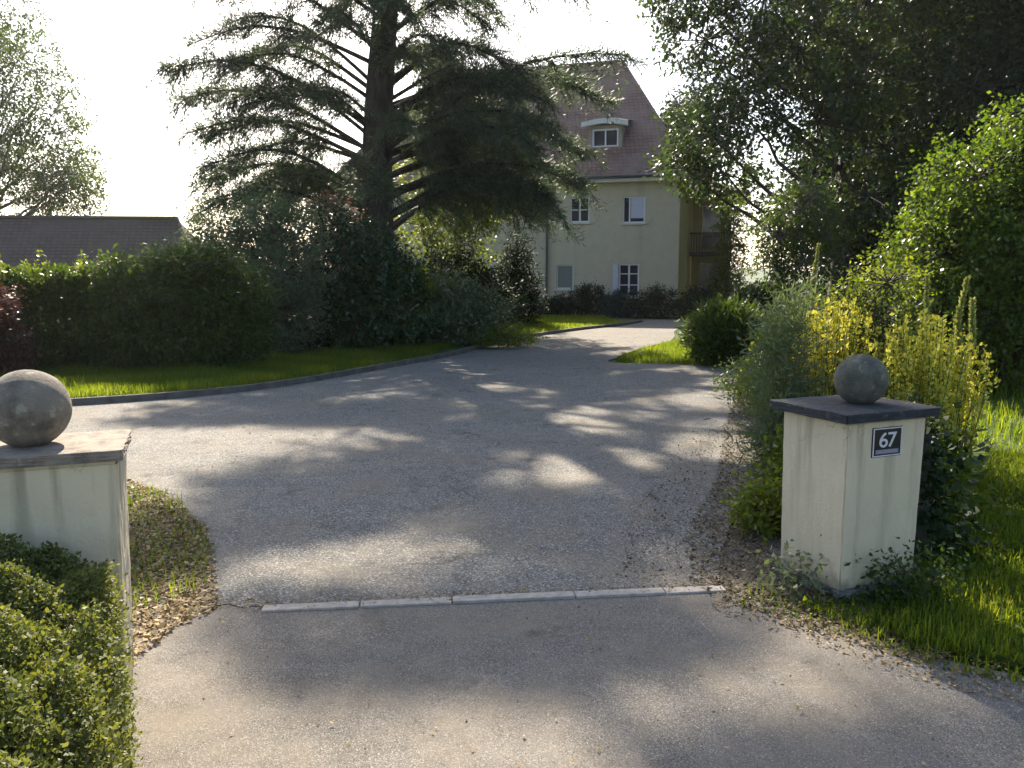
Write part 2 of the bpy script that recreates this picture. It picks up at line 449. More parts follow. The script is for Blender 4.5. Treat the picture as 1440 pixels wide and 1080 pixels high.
# ------------------------------------------------------------------ grass
def grass(name, poly, n, L, W, z, seed, label, mat='grass', lean=.45, patchy=True, avoid=()):
    rng = np.random.default_rng(seed)
    X, Y = fill_poly(rng, poly, n)
    for (cx, cy, r) in avoid:
        k = (X-cx)**2+(Y-cy)**2 > r*r; X, Y = X[k], Y[k]
    n = len(X)
    P = np.stack([X, Y, np.full(n, z)], 1)
    pt = .5+.25*np.sin(X*3.1+np.sin(Y*2.3)*2)+.25*np.sin(Y*4.3+np.sin(X*1.7)*2.2)
    l = L*(.45+.8*rng.random(n))*(.55+.75*pt); w = W*(.7+.6*rng.random(n))
    V, F, s = blades_np(rng, P, l, w, lean, 2)
    rnd = np.repeat(np.clip(.35*pt+.65*rng.random(n), 0, 1), s)
    o = mesh_np(name, V, F, M[mat], None, rnd)
    return tag(o, label, 'grass', kind='stuff')

near_verge = [(1.42, 3.86)]+[(x+.03, y+.03) for x, y in VS[6:-6]]+[(9, 5.5), (4.4, 7.4), (3.2, 5.6), (2.5, 4.75)]
grass('verge_grass', near_verge, 120000, .085, .006, -.02, 1, 'long green grass and weeds on the verge beside the right gate pillar')
grass('meadow_grass', [(4.3, 7.2), (9, 5.4), (20, 10), (30, 30), (9, 27), (5.3, 14.2), (5.2, 11)], 90000, .20, .012, -.02, 2, 'sunlit bright green lawn grass right of the yellow flowers')
grass('lawn_grass', lawn_in[14:52]+[(-1.2, 19), (-3.5, 17), (-5, 15.5), (-8, 13.2), (-12, 11.5)], 80000, .11, .008, .07, 3, 'short lawn strip between the left kerb and the dark hedge')
grass('lawn_grass', lawn_in[60:80]+[(3.6, 33), (-2, 33), (-1, 22)], 26000, .09, .016, .07, 4, 'small lawn between the drive and the house front')
grass('lawn_grass', [(2.0, 15.5), (3.6, 15.1), (5.2, 14.6), (6, 18), (8, 24), (6, 26), (4.3, 21.2), (2.95, 18.5), (2.1, 16.3)], 26000, .11, .012, -.02, 5, 'lawn patch right of the drive behind the spiky green bush')

# ------------------------------------------------------------------ leaf litter
def litter(name, poly, n, size, seed, label, z=.004, mat='litter', hx=None):
    rng = np.random.default_rng(seed)
    X, Y = fill_poly(rng, poly, n)
    P = np.stack([X, Y, z+rng.random(n)*size*.35], 1)
    D = unit(np.stack([rng.normal(size=n), rng.normal(size=n), rng.normal(0, .35, n)], 1))
    S = unit(np.cross(D, unit(np.array([0, 0, 1.])+rng.normal(0, .35, (n, 3)))))
    l = size*(.4+rng.random(n)); V, F = cards(P, D, S, l, l*.6, .1)
    return tag(mesh_np(name, V, F, M[mat], None, rng.random(n)), label, 'leaf litter', kind='stuff')
litter('leaf_litter', [(-3.3, 6.6), (-2.62, 6.0), (-1.97, 5.1), (-1.70, 4.5), (-1.48, 3.92), (-1.45, 3.80), (-1.55, 3.6), (-1.60, 3.2), (-1.9, 3.3), (-2.6, 4.2), (-3.4, 6.2)], 11000, .030, 11, 'dry brown leaves gathered beside and behind the left gate pillar')
litter('leaf_litter', [(.95, 4.12), (1.1, 5.0), (1.6, 6.3), (2.3, 8.7), (3.2, 11.5), (3.6, 11.5), (2.9, 8.7), (2.05, 6.2), (1.5, 4.9), (1.6, 3.75), (1.9, 3.3), (1.75, 3.2), (1.1, 3.8)], 12000, .024, 12, 'brown leaf litter along the right edge of the drive', mat='litter_shade_tone')
litter('leaf_litter', [(.55, 4.12), (.7, 5.0), (1.1, 6.3), (2.0, 8.7), (2.3, 8.7), (1.5, 6.3), (1.1, 5.0), (1.0, 4.1)], 1200, .020, 18, 'thin scatter of dry leaves beyond the litter edge on the drive', mat='litter_shade_tone')
litter('leaf_litter', [(-5, 9), (-1.3, 4.0), (1, 4.2), (2.4, 8.7), (3.5, 13), (-1, 15), (-3, 12)], 1500, .022, 13, 'scattered dry leaves on the grey drive')
litter('leaf_litter', [(-1.6, 3.80), (-1.6, 3.96), (-1.2, 3.93), (1.1, 4.16), (1.1, 4.04), (-1.2, 3.78)], 900, .016, 21, 'dirt and leaf scraps gathered along the stone strip')
litter('leaf_litter', [(-1.4, 3.7), (1, 3.95), (1.6, 3.3), (3, 2.4), (3, 1.5), (-1, 1.5)], 420, .016, 14, 'few leaf scraps on the asphalt before the gate')
grass('edge_weeds', [(-3.4, 6.5), (-2.5, 5.9), (-1.9, 5.0), (-1.6, 4.1), (-1.7, 3.9), (-1.9, 3.5), (-2.6, 4.2)], 2600, .075, .006, 0, 15, 'yellowish weeds between the left pillar and the drive', lean=.9)
grass('edge_weeds', [(x+.10, y+.12) for x, y in VS[2:-7]] + [(x-.07, y-.09) for x, y in VS[2:-7]][::-1], 2600, .07, .006, -.01, 19, 'ragged grass tufts along the asphalt edge of the right verge', lean=1.0)
litter('leaf_litter', [(x+.06, y+.08) for x, y in VS[1:-7]] + [(x-.16, y-.22) for x, y in VS[1:-7]][::-1], 2600, .02, 20, 'dirt and dry leaf scraps along the asphalt edge of the right verge')
litter('ground_ivy', near_verge, 30000, .034, 16, 'round leaved weeds growing through the right verge grass', .02, 'grass')
litter('ground_ivy', [(-3.3, 6.4), (-2.5, 5.8), (-1.9, 5.0), (-1.6, 4.3), (-1.75, 3.7), (-2.6, 4.2)], 900, .03, 17, 'small green weeds among the dry leaves by the left pillar', .01, 'leaf_light')

# ------------------------------------------------------------------ gate pillars
def plaster(name, col, stain, z0=.0, z1=.4, k=1.0):
    """painted render: fine bump, grey-green grime near the foot, faint streaks"""
    m, nt, bs = new_mat(name)
    tc = nt.nodes.new('ShaderNodeTexCoord'); sep = nt.nodes.new('ShaderNodeSeparateXYZ')
    nt.links.new(tc.outputs['Object'], sep.inputs[0])
    mp = nt.nodes.new('ShaderNodeMapping'); mp.inputs['Scale'].default_value = (14*k, 14*k, 1.2*k); nt.links.new(tc.outputs['Object'], mp.inputs[0])
    st = nt.nodes.new('ShaderNodeTexNoise'); st.inputs['Scale'].default_value = 1; st.inputs['Detail'].default_value = 5
    nt.links.new(mp.outputs[0], st.inputs['Vector'])
    base = ramp(nt, noise(nt, 3, 6), [(.3, tuple(c*.88 for c in col)), (.7, col)])
    kf = ramp(nt, st.outputs['Fac'], [(.52, (0, 0, 0)), (.78, (.4, .4, .4))])
    c = mixc(nt, kf, base, stain)
    a = nt.nodes.new('ShaderNodeMath'); a.operation = 'MULTIPLY_ADD'; a.inputs[1].default_value = .45; 
    nt.links.new(noise(nt, 9, 6), a.inputs[0]); nt.links.new(sep.outputs[2], a.inputs[2])
    g = nt.nodes.new('ShaderNodeMapRange'); g.inputs[1].default_value = z0+.26; g.inputs[2].default_value = z1; g.inputs[3].default_value = .8; g.inputs[4].default_value = 0
    nt.links.new(a.outputs[0], g.inputs[0])
    c = mixc(nt, g.outputs[0], c, stain)
    nt.links.new(c, bs.inputs['Base Color']); bs.inputs['Roughness'].default_value = .85
    # hairline cracks in the render, and green-black drip stains below the cap
    vo = nt.nodes.new('ShaderNodeTexVoronoi'); vo.feature = 'DISTANCE_TO_EDGE'; vo.inputs['Scale'].default_value = 2.6*k
    wv = nt.nodes.new('ShaderNodeVectorMath'); wn = nt.nodes.new('ShaderNodeTexNoise'); wn.inputs['Scale'].default_value = 5; wn.inputs['Detail'].default_value = 6
    nt.links.new(tc.outputs['Object'], wn.inputs['Vector']); ws = nt.nodes.new('ShaderNodeVectorMath'); ws.operation = 'SCALE'; ws.inputs['Scale'].default_value = .35
    nt.links.new(wn.outputs['Color'], ws.inputs[0]); nt.links.new(tc.outputs['Object'], wv.inputs[0]); nt.links.new(ws.outputs[0], wv.inputs[1]); nt.links.new(wv.outputs[0], vo.inputs['Vector'])
    ck = mixc(nt, 1.0, ramp(nt, vo.outputs['Distance'], [(.002, (1, 1, 1)), (.008, (0, 0, 0))]), ramp(nt, noise(nt, 2.2, 3), [(.52, (0, 0, 0)), (.62, (.6, .6, .6))]), 'MULTIPLY')
    c = mixc(nt, ck, c, (.10, .095, .07))
    tp_ = nt.nodes.new('ShaderNodeMapRange'); tp_.inputs[1].default_value = .58/k; tp_.inputs[2].default_value = .95/k; tp_.inputs[3].default_value = 0; tp_.inputs[4].default_value = 1
    nt.links.new(sep.outputs[2], tp_.inputs[0])
    dr = mixc(nt, 1.0, tp_.outputs[0], ramp(nt, st.outputs['Fac'], [(.50, (0, 0, 0)), (.66, (.5, .5, .5))]), 'MULTIPLY')
    c = mixc(nt, dr, c, (.14, .125, .08))
    nt.links.new(c, bs.inputs['Base Color'])
    bump(nt, bs, noise(nt, 60, 5), .5, .008)
    return m
M['pillar'] = plaster('painted_pillar', (.64, .55, .385), (.19, .16, .10))
M['pillar_foot'] = plain('cement_foot', (.20, .19, .17), .9, .25, 12, .6, 30)
M['slate'] = plain('dark_slate_cap', (.040, .044, .052), .55, .25, 8, .4, 40)
M['oldcap'] = plain('weathered_cap', (.20, .165, .13), .85, .25, 9, .5, 50)
M['stone_dark'] = plain('lichen_stone', (.115, .115, .09), .85, .3, 14, .6, 60)
M['stone'] = plain('weathered_stone', (.23, .20, .16), .85, .25, 16, .6, 60)

def stone_mat(name, col, lichen, dark):
    m, nt, bs = new_mat(name)
    c = ramp(nt, noise(nt, 11, 8, .65), [(.32, dark), (.52, col), (.72, tuple(x*1.25 for x in col))])
    c = mixc(nt, ramp(nt, noise(nt, 24, 6, .6), [(.58, (0, 0, 0)), (.64, (.7, .7, .7))]), c, lichen)
    c = mixc(nt, ramp(nt, noise(nt, 150, 3, .7), [(.55, (0, 0, 0)), (.75, (.6, .6, .6))]), c, dark)
    nt.links.new(c, bs.inputs['Base Color']); bs.inputs['Roughness'].default_value = .88
    bump(nt, bs, noise(nt, 70, 8, .75), .8, .012)
    return m
M['stone'] = stone_mat('weathered_ball_stone', (.22, .19, .15), (.36, .34, .25), (.09, .075, .06))
M['stone_dark'] = stone_mat('dark_ball_stone', (.115, .115, .09), (.22, .22, .14), (.05, .05, .042))
M['oldcap'] = stone_mat('weathered_cap_stone', (.30, .25, .20), (.38, .34, .27), (.13, .11, .09))
M['slate'] = stone_mat('dark_slate_cap_stone', (.045, .048, .054), (.11, .115, .09), (.025, .026, .03))
def uv_ball(name, r, mat, parent, loc):
    bm = bmesh.new(); bmesh.ops.create_uvsphere(bm, u_segments=48, v_segments=32, radius=r)
    for v in bm.verts:
        v.co *= 1 + .006*math.sin(v.co.x*40)*math.sin(v.co.y*37+1)*math.sin(v.co.z*43)
        if v.co.z < -r*.93: v.co.z = -r*.93
    me = bpy.data.meshes.new(name); bm.to_mesh(me); bm.free()
    me.polygons.foreach_set('use_smooth', np.ones(len(me.polygons), bool)); me.materials.append(mat)
    o = link(bpy.data.objects.new(name, me), parent); o.location = loc; return o

def rough_block(name, x0, x1, y0, y1, z0, z1, mat, parent, taper=0, seed=0, amp=.002, cuts=14):
    """rendered masonry block, slightly uneven"""
    bm = bmesh.new(); bmesh.ops.create_cube(bm, size=1)
    bmesh.ops.bevel(bm, geom=list(bm.edges), offset=.014, segments=2, affect='EDGES')
    bmesh.ops.subdivide_edges(bm, edges=[e for e in bm.edges if e.calc_length() > .3], cuts=cuts, use_grid_fill=True)
    rng = random.Random(seed)
    for v in bm.verts:
        t = v.co.z+.5; k = 1-taper*t
        v.co = Vector(((x0+x1)/2+v.co.x*(x1-x0)*k + rng.uniform(-amp, amp), (y0+y1)/2+v.co.y*(y1-y0)*k+rng.uniform(-amp, amp), z0+t*(z1-z0)))
    me = bpy.data.meshes.new(name); bm.to_mesh(me); bm.free(); me.materials.append(mat)
    return link(bpy.data.objects.new(name, me), parent)

# right pillar: origin at its centre; 0.52 wide, 0.45 deep
rp = empty('gate_pillar', (1.78, 4.21, -.02), R(23), 'cream gate pillar with dark slate cap and number plate', 'gate pillar')
rough_block('shaft', -.25, .25, -.215, .215, 0, .925, M['pillar'], rp, -.05, 1)
rough_block('foot', -.268, .268, -.233, .233, 0, .075, M['pillar_foot'], rp, .04, 5, .010)
rough_block('cap', -.318, .308, -.275, .275, .927, .972, M['slate'], rp, 0, 2, .003)
uv_ball('ball_finial', .133, M['stone_dark'], rp, (.04, .0, .972+.122))
lp = empty('gate_pillar', (-1.80, 2.905, .0), R(21), 'cream gate pillar with weathered stone cap and low hedge before it', 'gate pillar')
rough_block('shaft', -.33, .33, -.18, .18, 0, .955, M['pillar'], lp, -.06, 3)
rough_block('cap', -.375, .370, -.215, .215, .957, .997, M['oldcap'], lp, 0, 4, .003)
uv_ball('ball_finial', .142, M['stone'], lp, (.05, .01, 0.997+.132))

# number plate on the right pillar's front
M['enamel'] = plain('blue_enamel', (.006, .007, .018), .3, .1, 20)
M['enamel_w'] = plain('white_enamel', (.62, .62, .66), .35, .08, 30)
M['enamel_g'] = plain('faded_enamel', (.26, .25, .33), .4, .15, 120)
c23, s23 = math.cos(R(23)), math.sin(R(23))
def rpw(x, y): return (1.78+x*c23-y*s23, 4.21+x*s23+y*c23)
px, py = rpw(.0, -.2215)
pl = empty('number_plate', (px, py, .785), R(23), 'dark blue enamel house number plate reading 67 on the right pillar', 'number plate'); pl.scale = (1.3, 1, 1.08)
mb = MB(); mb.box(-.078, .078, -.006, 0, -.065, .075); mb.build('plate', M['enamel'], pl, bevel=.003)
mb = MB()
for b in ((-.074, .074, -.0085, -.0062, .066, .071), (-.074, .074, -.0085, -.0062, -.061, -.056), (-.074, -.069, -.0085, -.0062, -.056, .066), (.069, .074, -.0085, -.0062, -.056, .066)): mb.box(*b)
mb.build('border', M['enamel_w'], pl)
for ch, xx in (('6', -.021), ('7', .022)):
    cu = bpy.data.curves.new('numeral', 'FONT'); cu.body = ch; cu.size = .098; cu.align_x = 'CENTER'; cu.extrude = .001; cu.offset = .0008
    cu.materials.append(M['enamel_w'])
    tmp = link(bpy.data.objects.new('numeral_curve', cu)); me = bpy.data.meshes.new_from_object(tmp); bpy.data.objects.remove(tmp)
    o = link(bpy.data.objects.new('numeral', me), pl); o.location = (xx, -.0075, -.018); o.rotation_euler = (R(90), 0, 0)
mb = MB(); mb.box(-.058, .058, -.0082, -.0062, -.049, -.030); mb.build('name_strip', M['enamel_g'], pl)

# ivy-grown stump behind the right pillar
sx, sy = 2.33, 4.78
st = empty('tree_stump', (sx, sy, -.02), 0, 'dark ivy grown tree stump right behind the right gate pillar', 'tree stump')
rng = np.random.default_rng(5)
t = np.linspace(0, 1, 8)
tubes_np('trunk', [(np.stack([t*.03, t*.02, t*.72], 1), .145*(1.25-.35*t))] + [(curve_pts((0, 0, .12), (math.cos(a)*.22, math.sin(a)*.22, -.02), .02, 4), (.06, .05, .03, .015)) for a in (.3, 1.7, 3.0, 4.4, 5.5)], M['bark'], st, 14)
foliage('ivy', st, M['leaf_dark'], rng, [(0, 0, .35, .16, .16, .36), (.03, 0, .62, .17, .17, .16), (.05, -.05, .1, .24, .24, .14)], 300, 8, .12, .05, .045, shell=.85)

# ------------------------------------------------------------------ house
HX, HY, HA = 6.9, 34.3, R(-17)
house = empty('villa', (HX, HY, 0), HA, 'pale yellow two storey villa with steep brown tiled hip roof', 'house')
M['wall_cream'] = plaster('cream_render', (.64, .545, .40), (.36, .31, .22), -.2, .5, k=.12)
M['wall_shade_tone'] = plain('shade_toned_render', (.46, .385, .13), .9, .08, 1.2, .3, 40)  # yellow render deepened to olive, shade put into the colour
M['white'] = plain('white_paint', (.80, .79, .80), .5, .04, 8)
M['trim'] = plain('white_trim', (.70, .68, .64), .6, .06, 4)
M['gutter'] = plain('dark_gutter', (.035, .035, .045), .45, .1, 5)
M['pipe'] = plain('zinc_pipe', (.10, .10, .09), .5, .1, 5)
M['glass'] = plain('window_glass', (.018, .022, .040), .06, .2, 2)
M['blind'] = plain('grey_blind', (.20, .21, .20), .6, .05, 3)
M['curtain'] = plain('white_curtain', (.62, .60, .74), .8, .06, 12)
M['balcony'] = plain('dark_timber', (.05, .04, .03), .8, .2, 4)

def tile_mat(name, cols, row, col_w, moss=None):
    m, nt, bs = new_mat(name)
    tc = nt.nodes.new('ShaderNodeTexCoord'); mp = nt.nodes.new('ShaderNodeMapping'); mp.vector_type = 'POINT'
    sep = nt.nodes.new('ShaderNodeSeparateXYZ'); nt.links.new(tc.outputs['Object'], sep.inputs[0])
    cmb = nt.nodes.new('ShaderNodeCombineXYZ')
    ad = nt.nodes.new('ShaderNodeMath'); ad.operation = 'ADD'; nt.links.new(sep.outputs[0], ad.inputs[0]); nt.links.new(sep.outputs[1], ad.inputs[1])
    nt.links.new(ad.outputs[0], cmb.inputs[0]); nt.links.new(sep.outputs[2], cmb.inputs[1])
    br = nt.nodes.new('ShaderNodeTexBrick'); br.inputs['Scale'].default_value = 1
    br.inputs['Brick Width'].default_value = col_w; br.inputs['Row Height'].default_value = row; br.inputs['Mortar Size'].default_value = .018
    br.inputs['Mortar Smooth'].default_value = .6
    br.inputs['Color1'].default_value = (*cols[0], 1); br.inputs['Color2'].default_value = (*cols[1], 1); br.inputs['Mortar'].default_value = (*[c*.45 for c in cols[0]], 1)
    nt.links.new(cmb.outputs[0], br.inputs['Vector'])
    k = ramp(nt, noise(nt, .7, 7, .65), [(.42, (0, 0, 0)), (.66, (1, 1, 1))])
    c = mixc(nt, k, br.outputs['Color'], cols[2])
    if moss: c = mixc(nt, ramp(nt, noise(nt, 1.6, 8, .7), [(.55, (0, 0, 0)), (.72, (.8, .8, .8))]), c, moss)
    nt.links.new(c, bs.inputs['Base Color']); bs.inputs['Roughness'].default_value = .8
    bump(nt, bs, br.outputs['Fac'], -.6, .03)
    return m
M['tile'] = tile_mat('brown_roof_tiles', [(.20, .105, .078), (.27, .15, .112), (.24, .16, .128)], .155, .19, (.16, .125, .095))
M['tile_dark'] = tile_mat('dark_roof_tiles', [(.065, .043, .032), (.09, .062, .047), (.075, .056, .044)], .13, .22, (.075, .062, .042))

HL, HD, EZ, RZ = 15.8, 9.2, 5.8, 11.55
# openings on the front: (x0, x1, z0, z1), local coordinates of the facade
def wall_front(mb, x0, x1, z0, z1, ops, y=0, dep=.16):
    xs = sorted({x0, x1, *[o[0] for o in ops], *[o[1] for o in ops]}); zs = sorted({z0, z1, *[o[2] for o in ops], *[o[3] for o in ops]})
    for i in range(len(xs)-1):
        for j in range(len(zs)-1):
            cx, cz = (xs[i]+xs[i+1])/2, (zs[j]+zs[j+1])/2
            if any(o[0] < cx < o[1] and o[2] < cz < o[3] for o in ops): continue
            mb.poly([(xs[i], y, zs[j]), (xs[i+1], y, zs[j]), (xs[i+1], y, zs[j+1]), (xs[i], y, zs[j+1])])
    for a, b, c, d in ops:
        mb.poly([(a, y, c), (a, y+dep, c), (a, y+dep, d), (a, y, d)]); mb.poly([(b, y, c), (b, y, d), (b, y+dep, d), (b, y+dep, c)])
        mb.poly([(a, y, d), (a, y+dep, d), (b, y+dep, d), (b, y, d)]); mb.poly([(a, y, c), (b, y, c), (b, y+dep, c), (a, y+dep, c)])
WIN = [(-4.62, -3.78, 3.95, 5.00, 'cross'), (-2.36, -1.42, 3.88, 4.98, 'curtain'), (-5.20, -4.44, 1.12, 2.16, 'blind'), (-2.48, -1.62, .80, 2.18, 'tall'),
       (-8.6, -7.7, 3.95, 5.0, 'cross'), (-8.6, -7.7, .9, 2.1, 'cross'), (-13.6, -12.7, 3.95, 5.0, 'cross'), (-13.6, -12.7, .9, 2.1, 'cross')]
mb = MB(); wall_front(mb, -HL, 0, -.2, EZ, [w[:4] for w in WIN])
mb.poly([(-HL, 0, -.2), (-HL, HD, -.2), (-HL, HD, EZ), (-HL, 0, EZ)]); mb.poly([(-HL, HD, -.2), (0, HD, -.2), (0, HD, EZ), (-HL, HD, EZ)])
mb.build('wall', M['wall_cream'], house)
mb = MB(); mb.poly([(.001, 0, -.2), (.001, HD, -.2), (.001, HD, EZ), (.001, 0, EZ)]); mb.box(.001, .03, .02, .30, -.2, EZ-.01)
o = mb.build('side_wall', M['wall_shade_tone'], house); o['label'] = 'yellow side wall toned olive for shade'
for (a, b, c, d, kind) in WIN:
    fr = MB(); t = .06; y0, y1 = .045, .10
    fr.box(a, b, y0, y1, d-t, d); fr.box(a, b, y0, y1, c, c+t); fr.box(a, a+t, y0, y1, c+t, d-t); fr.box(b-t, b, y0, y1, c+t, d-t)
    m = (a+b)/2
    if kind in ('cross', 'tall'):
        fr.box(m-.035, m+.035, y0+.005, y1, c+t, d-t)
        for zz in ((c+d)/2,) if kind == 'cross' else (c+(d-c)*.36, c+(d-c)*.70):
            fr.box(a+t, m-.035, y0+.01, y1, zz-.022, zz+.022); fr.box(m+.035, b-t, y0+.01, y1, zz-.022, zz+.022)
    w = fr.build('window', M['white'] if kind != 'blind' else M['trim'], house)
    pn = MB(); pn.box(a+.01, b-.01, .105, .118, c+.01, d-.01)
    if kind == 'blind':
        bl = MB(); bl.box(a+t+.002, b-t-.002, .07, .095, c+t+.002, d-t-.002); bl.build('blind', M['blind'], w)
    if kind == 'curtain':
        cu = MB(); cu.box(a+.34, b-t-.003, .072, .098, c+.20, d-t-.003); cu.build('curtain', M['curtain'], w)
        cu = MB(); cu.box(a+.26, a+.32, .05, .1, c+t, d-t); cu.build('mullion', M['white'], w)
    if kind == 'tall':
        cu = MB(); cu.box(a-.24, a-.02, -.035, -.004, c+.02, d-.02); cu.build('shutter', M['curtain'], w)
    pn.build('pane', M['glass'], w)
    sl = MB(); sl.box(a-.06, b+.06, -.07, .04, c-.07, c-.003); sl.build('sill', M['trim'], w)
# roof
ov = .48; e = EZ-.06; x0, x1, y0, y1 = -HL-ov, ov, -ov, HD+ov; ym = HD/2; ra, rb = -12.7, -3.26
mb = MB()
A, B, C_, D_ = (x0, y0, e), (x1, y0, e), (x1, y1, e), (x0, y1, e); P1, P2 = (ra, ym, RZ), (rb, ym, RZ)
mb.poly([A, B, P2, P1]); mb.poly([B, C_, P2]); mb.poly([C_, D_, P1, P2]); mb.poly([D_, A, P1]); mb.poly([A, D_, C_, B])
roof = mb.build('roof', M['tile'], house)
mb = MB(); mb.box(-12.75, -11.95, ym-.42, ym+.42, RZ-.6, RZ+.85); mb.box(-12.83, -11.87, ym-.5, ym+.5, RZ+.852, RZ+.97)
mb.build('chimney', plain('chimney_brick', (.20, .16, .12), .9, .2, 8, .4, 20), roof)
mb = MB(); mb.tube([(x1-.02, y0+.06, e+.06), (rb, ym, RZ+.03)], .075, 6); mb.tube([(x1-.02, y1-.06, e+.06), (rb, ym, RZ+.03)], .085, 6); mb.tube([(ra, ym, RZ+.03), (rb, ym, RZ+.03)], .09, 6)
mb.build('ridge_tiles', M['tile'], roof)
mb = MB(); mb.tube([(x0, y0-.05, e-.01), (x1+.05, y0-.05, e-.01)], .065, 8); mb.tube([(x1+.05, y0-.05, e-.01), (x1+.05, y1, e-.01)], .065, 8)
mb.build('gutter', M['gutter'], house)
mb = MB(); mb.box(x0+.04, x1-.02, y0+.03, -.02, e-.20, e-.012); mb.box(.034, x1-.02, -.018, y1-.1, e-.20, e-.012)
mb.build('soffit', M['trim'], house)
mb = MB(); mb.tube([(-5.62, y0, e-.08), (-5.62, -.08, e-.5), (-5.62, -.08, .0)], .05, 8); mb.build('downpipe', M['pipe'], house)
# dormer: front at y=.75
dm = MB(); dx0, dx1, dz0, dz1 = -4.0, -2.55, 7.0, 8.02
sl_ = (RZ-e)/(ym+ov)
def roof_y(z): return (z-e)/sl_-ov
wall_front(dm, dx0, dx1, dz0, dz1, [(dx0+.16, dx1-.16, dz0+.14, dz1-.12)], y=.72, dep=.12)
for xx in (dx0, dx1):
    dm.poly([(xx, .72, dz0), (xx, .72, dz1), (xx, roof_y(dz1)+.1, dz1), (xx, roof_y(dz0)+.1, dz0)])
dorm = dm.build('dormer', plain('dormer_wall', (.36, .29, .24), .85, .1, 5), house)
mb = MB()
n = 8
for i in range(n):                                    # gently arched dormer roof
    a0, a1 = i/n, (i+1)/n
    xa, xb = dx0-.28+(dx1-dx0+.56)*a0, dx0-.28+(dx1-dx0+.56)*a1
    za, zb = dz1+.03+.13*math.sin(math.pi*a0), dz1+.03+.13*math.sin(math.pi*a1)
    yb = roof_y(dz1)+.75
    mb.poly([(xa, .50, za+.12), (xb, .50, zb+.12), (xb, yb, zb+.45), (xa, yb, za+.45)])
mb.build('dormer_roof', M['tile'], dorm)
mb = MB()
for i in range(n):
    a0, a1 = i/n, (i+1)/n
    xa, xb = dx0-.28+(dx1-dx0+.56)*a0, dx0-.28+(dx1-dx0+.56)*a1
    za, zb = dz1+.03+.13*math.sin(math.pi*a0), dz1+.03+.13*math.sin(math.pi*a1)
    mb.poly([(xa, .48, za-.09), (xb, .48, zb-.09), (xb, .48, zb+.117), (xa, .48, za+.117)])
    mb.poly([(xa, .48, za-.09), (xa, .72, za-.09), (xb, .72, zb-.09), (xb, .48, zb-.09)])
mb.build('fascia', M['trim'], dorm)
fr = MB(); a, b, c, d = dx0+.16, dx1-.16, dz0+.14, dz1-.12; t = .07
fr.box(a, b, .76, .81, d-t, d); fr.box(a, b, .76, .81, c, c+t); fr.box(a, a+t, .76, .81, c+t, d-t); fr.box(b-t, b, .76, .81, c+t, d-t); fr.box((a+b)/2-.03, (a+b)/2+.03, .765, .81, c+t, d-t)
fr.build('dormer_window', M['white'], dorm)
mb = MB(); mb.box(a+.01, b-.01, .815, .825, c+.01, d-.01); mb.build('dormer_pane', M['glass'], dorm)
# balcony annex on the right side
ax0, ax1, ay0, ay1 = .032, 1.75, 5.0, 9.0
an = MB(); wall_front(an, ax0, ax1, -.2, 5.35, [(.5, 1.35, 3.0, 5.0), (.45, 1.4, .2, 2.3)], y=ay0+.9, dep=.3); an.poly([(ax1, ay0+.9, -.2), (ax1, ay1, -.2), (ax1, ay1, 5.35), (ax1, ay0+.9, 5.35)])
anx = an.build('annex', M['wall_shade_tone'], house)
mb = MB(); mb.box(.5, 1.35, ay0+1.21, ay0+1.23, 3.0, 5.0); mb.box(.45, 1.4, ay0+1.21, ay0+1.23, .2, 2.3); mb.build('annex_door', M['glass'], anx)
mb = MB(); mb.box(ax0, ax1+.1, ay0-.2, ay0+.895, 2.62, 2.8); mb.box(ax0, ax1+.1, ay0-.2, ay0-.15, 3.62, 3.70)
for i in range(14): mb.box(.08+i*.125, .12+i*.125, ay0-.19, ay0-.16, 2.802, 3.618)
mb.box(ax1-.02, ax1+.10, ay0-.19, ay0-.07, -.2, 2.618); mb.box(ax1-.02, ax1+.10, ay0-.14, ay0-.02, 3.702, 5.4)
mb.build('balcony', M['balcony'], anx)
mb = MB(); zr = 5.42
mb.v = [(ax0, ay0-.7, zr), (ax1+.9, ay0-.7, zr), (ax1+.9, ay1+.4, zr), (ax0, ay1+.4, zr), (ax0, ay0-.7, zr+.12), (ax1+.9, ay0-.7, zr+.12), (ax1+.9, ay1+.4, zr+.12), (ax0, ay1+.4, zr+.12), (ax0, ay0+1.5, zr+1.0), (ax0, ay1-1, zr+1.0)]
mb.f = [(3, 2, 1, 0), (0, 1, 5, 4), (1, 2, 6, 5), (2, 3, 7, 6), (4, 5, 8), (5, 6, 9, 8), (6, 7, 9), (0, 4, 8, 9, 7, 3)]
mb.build('annex_roof', M['tile_dark'], anx)

# ------------------------------------------------------------------ low barn on the left
barn = empty('barn', (-12.2, 31, 0), R(4), 'low outbuilding with dark brown tiled roof behind the left hedge', 'outbuilding')
mb = MB(); mb.box(-21, -.5, .5, 3.7, -.2, 2.0); mb.build('wall', plain('barn_boards', (.10, .07, .05), .9, .2, 3), barn)
mb = MB(); zE, zR = 1.95, 3.92
A, B, C_, D_ = (-21.5, 0, zE), (.35, 0, zE), (.35, 4.2, zE), (-21.5, 4.2, zE); P1, P2 = (-21.5, 2.1, zR), (-.95, 2.1, zR)
mb.poly([A, B, P2, P1]); mb.poly([B, C_, P2]); mb.poly([C_, D_, P1, P2]); mb.poly([D_, A, P1]); mb.poly([A, D_, C_, B])
rf = mb.build('roof', M['tile_dark'], barn)
mb = MB(); mb.tube([(-21.5, 2.1, zR+.02), (-.95, 2.1, zR+.02)], .09, 6); mb.tube([(.33, .02, zE+.04), (-.95, 2.1, zR+.02)], .07, 6); mb.build('ridge_tiles', M['tile_dark'], rf)

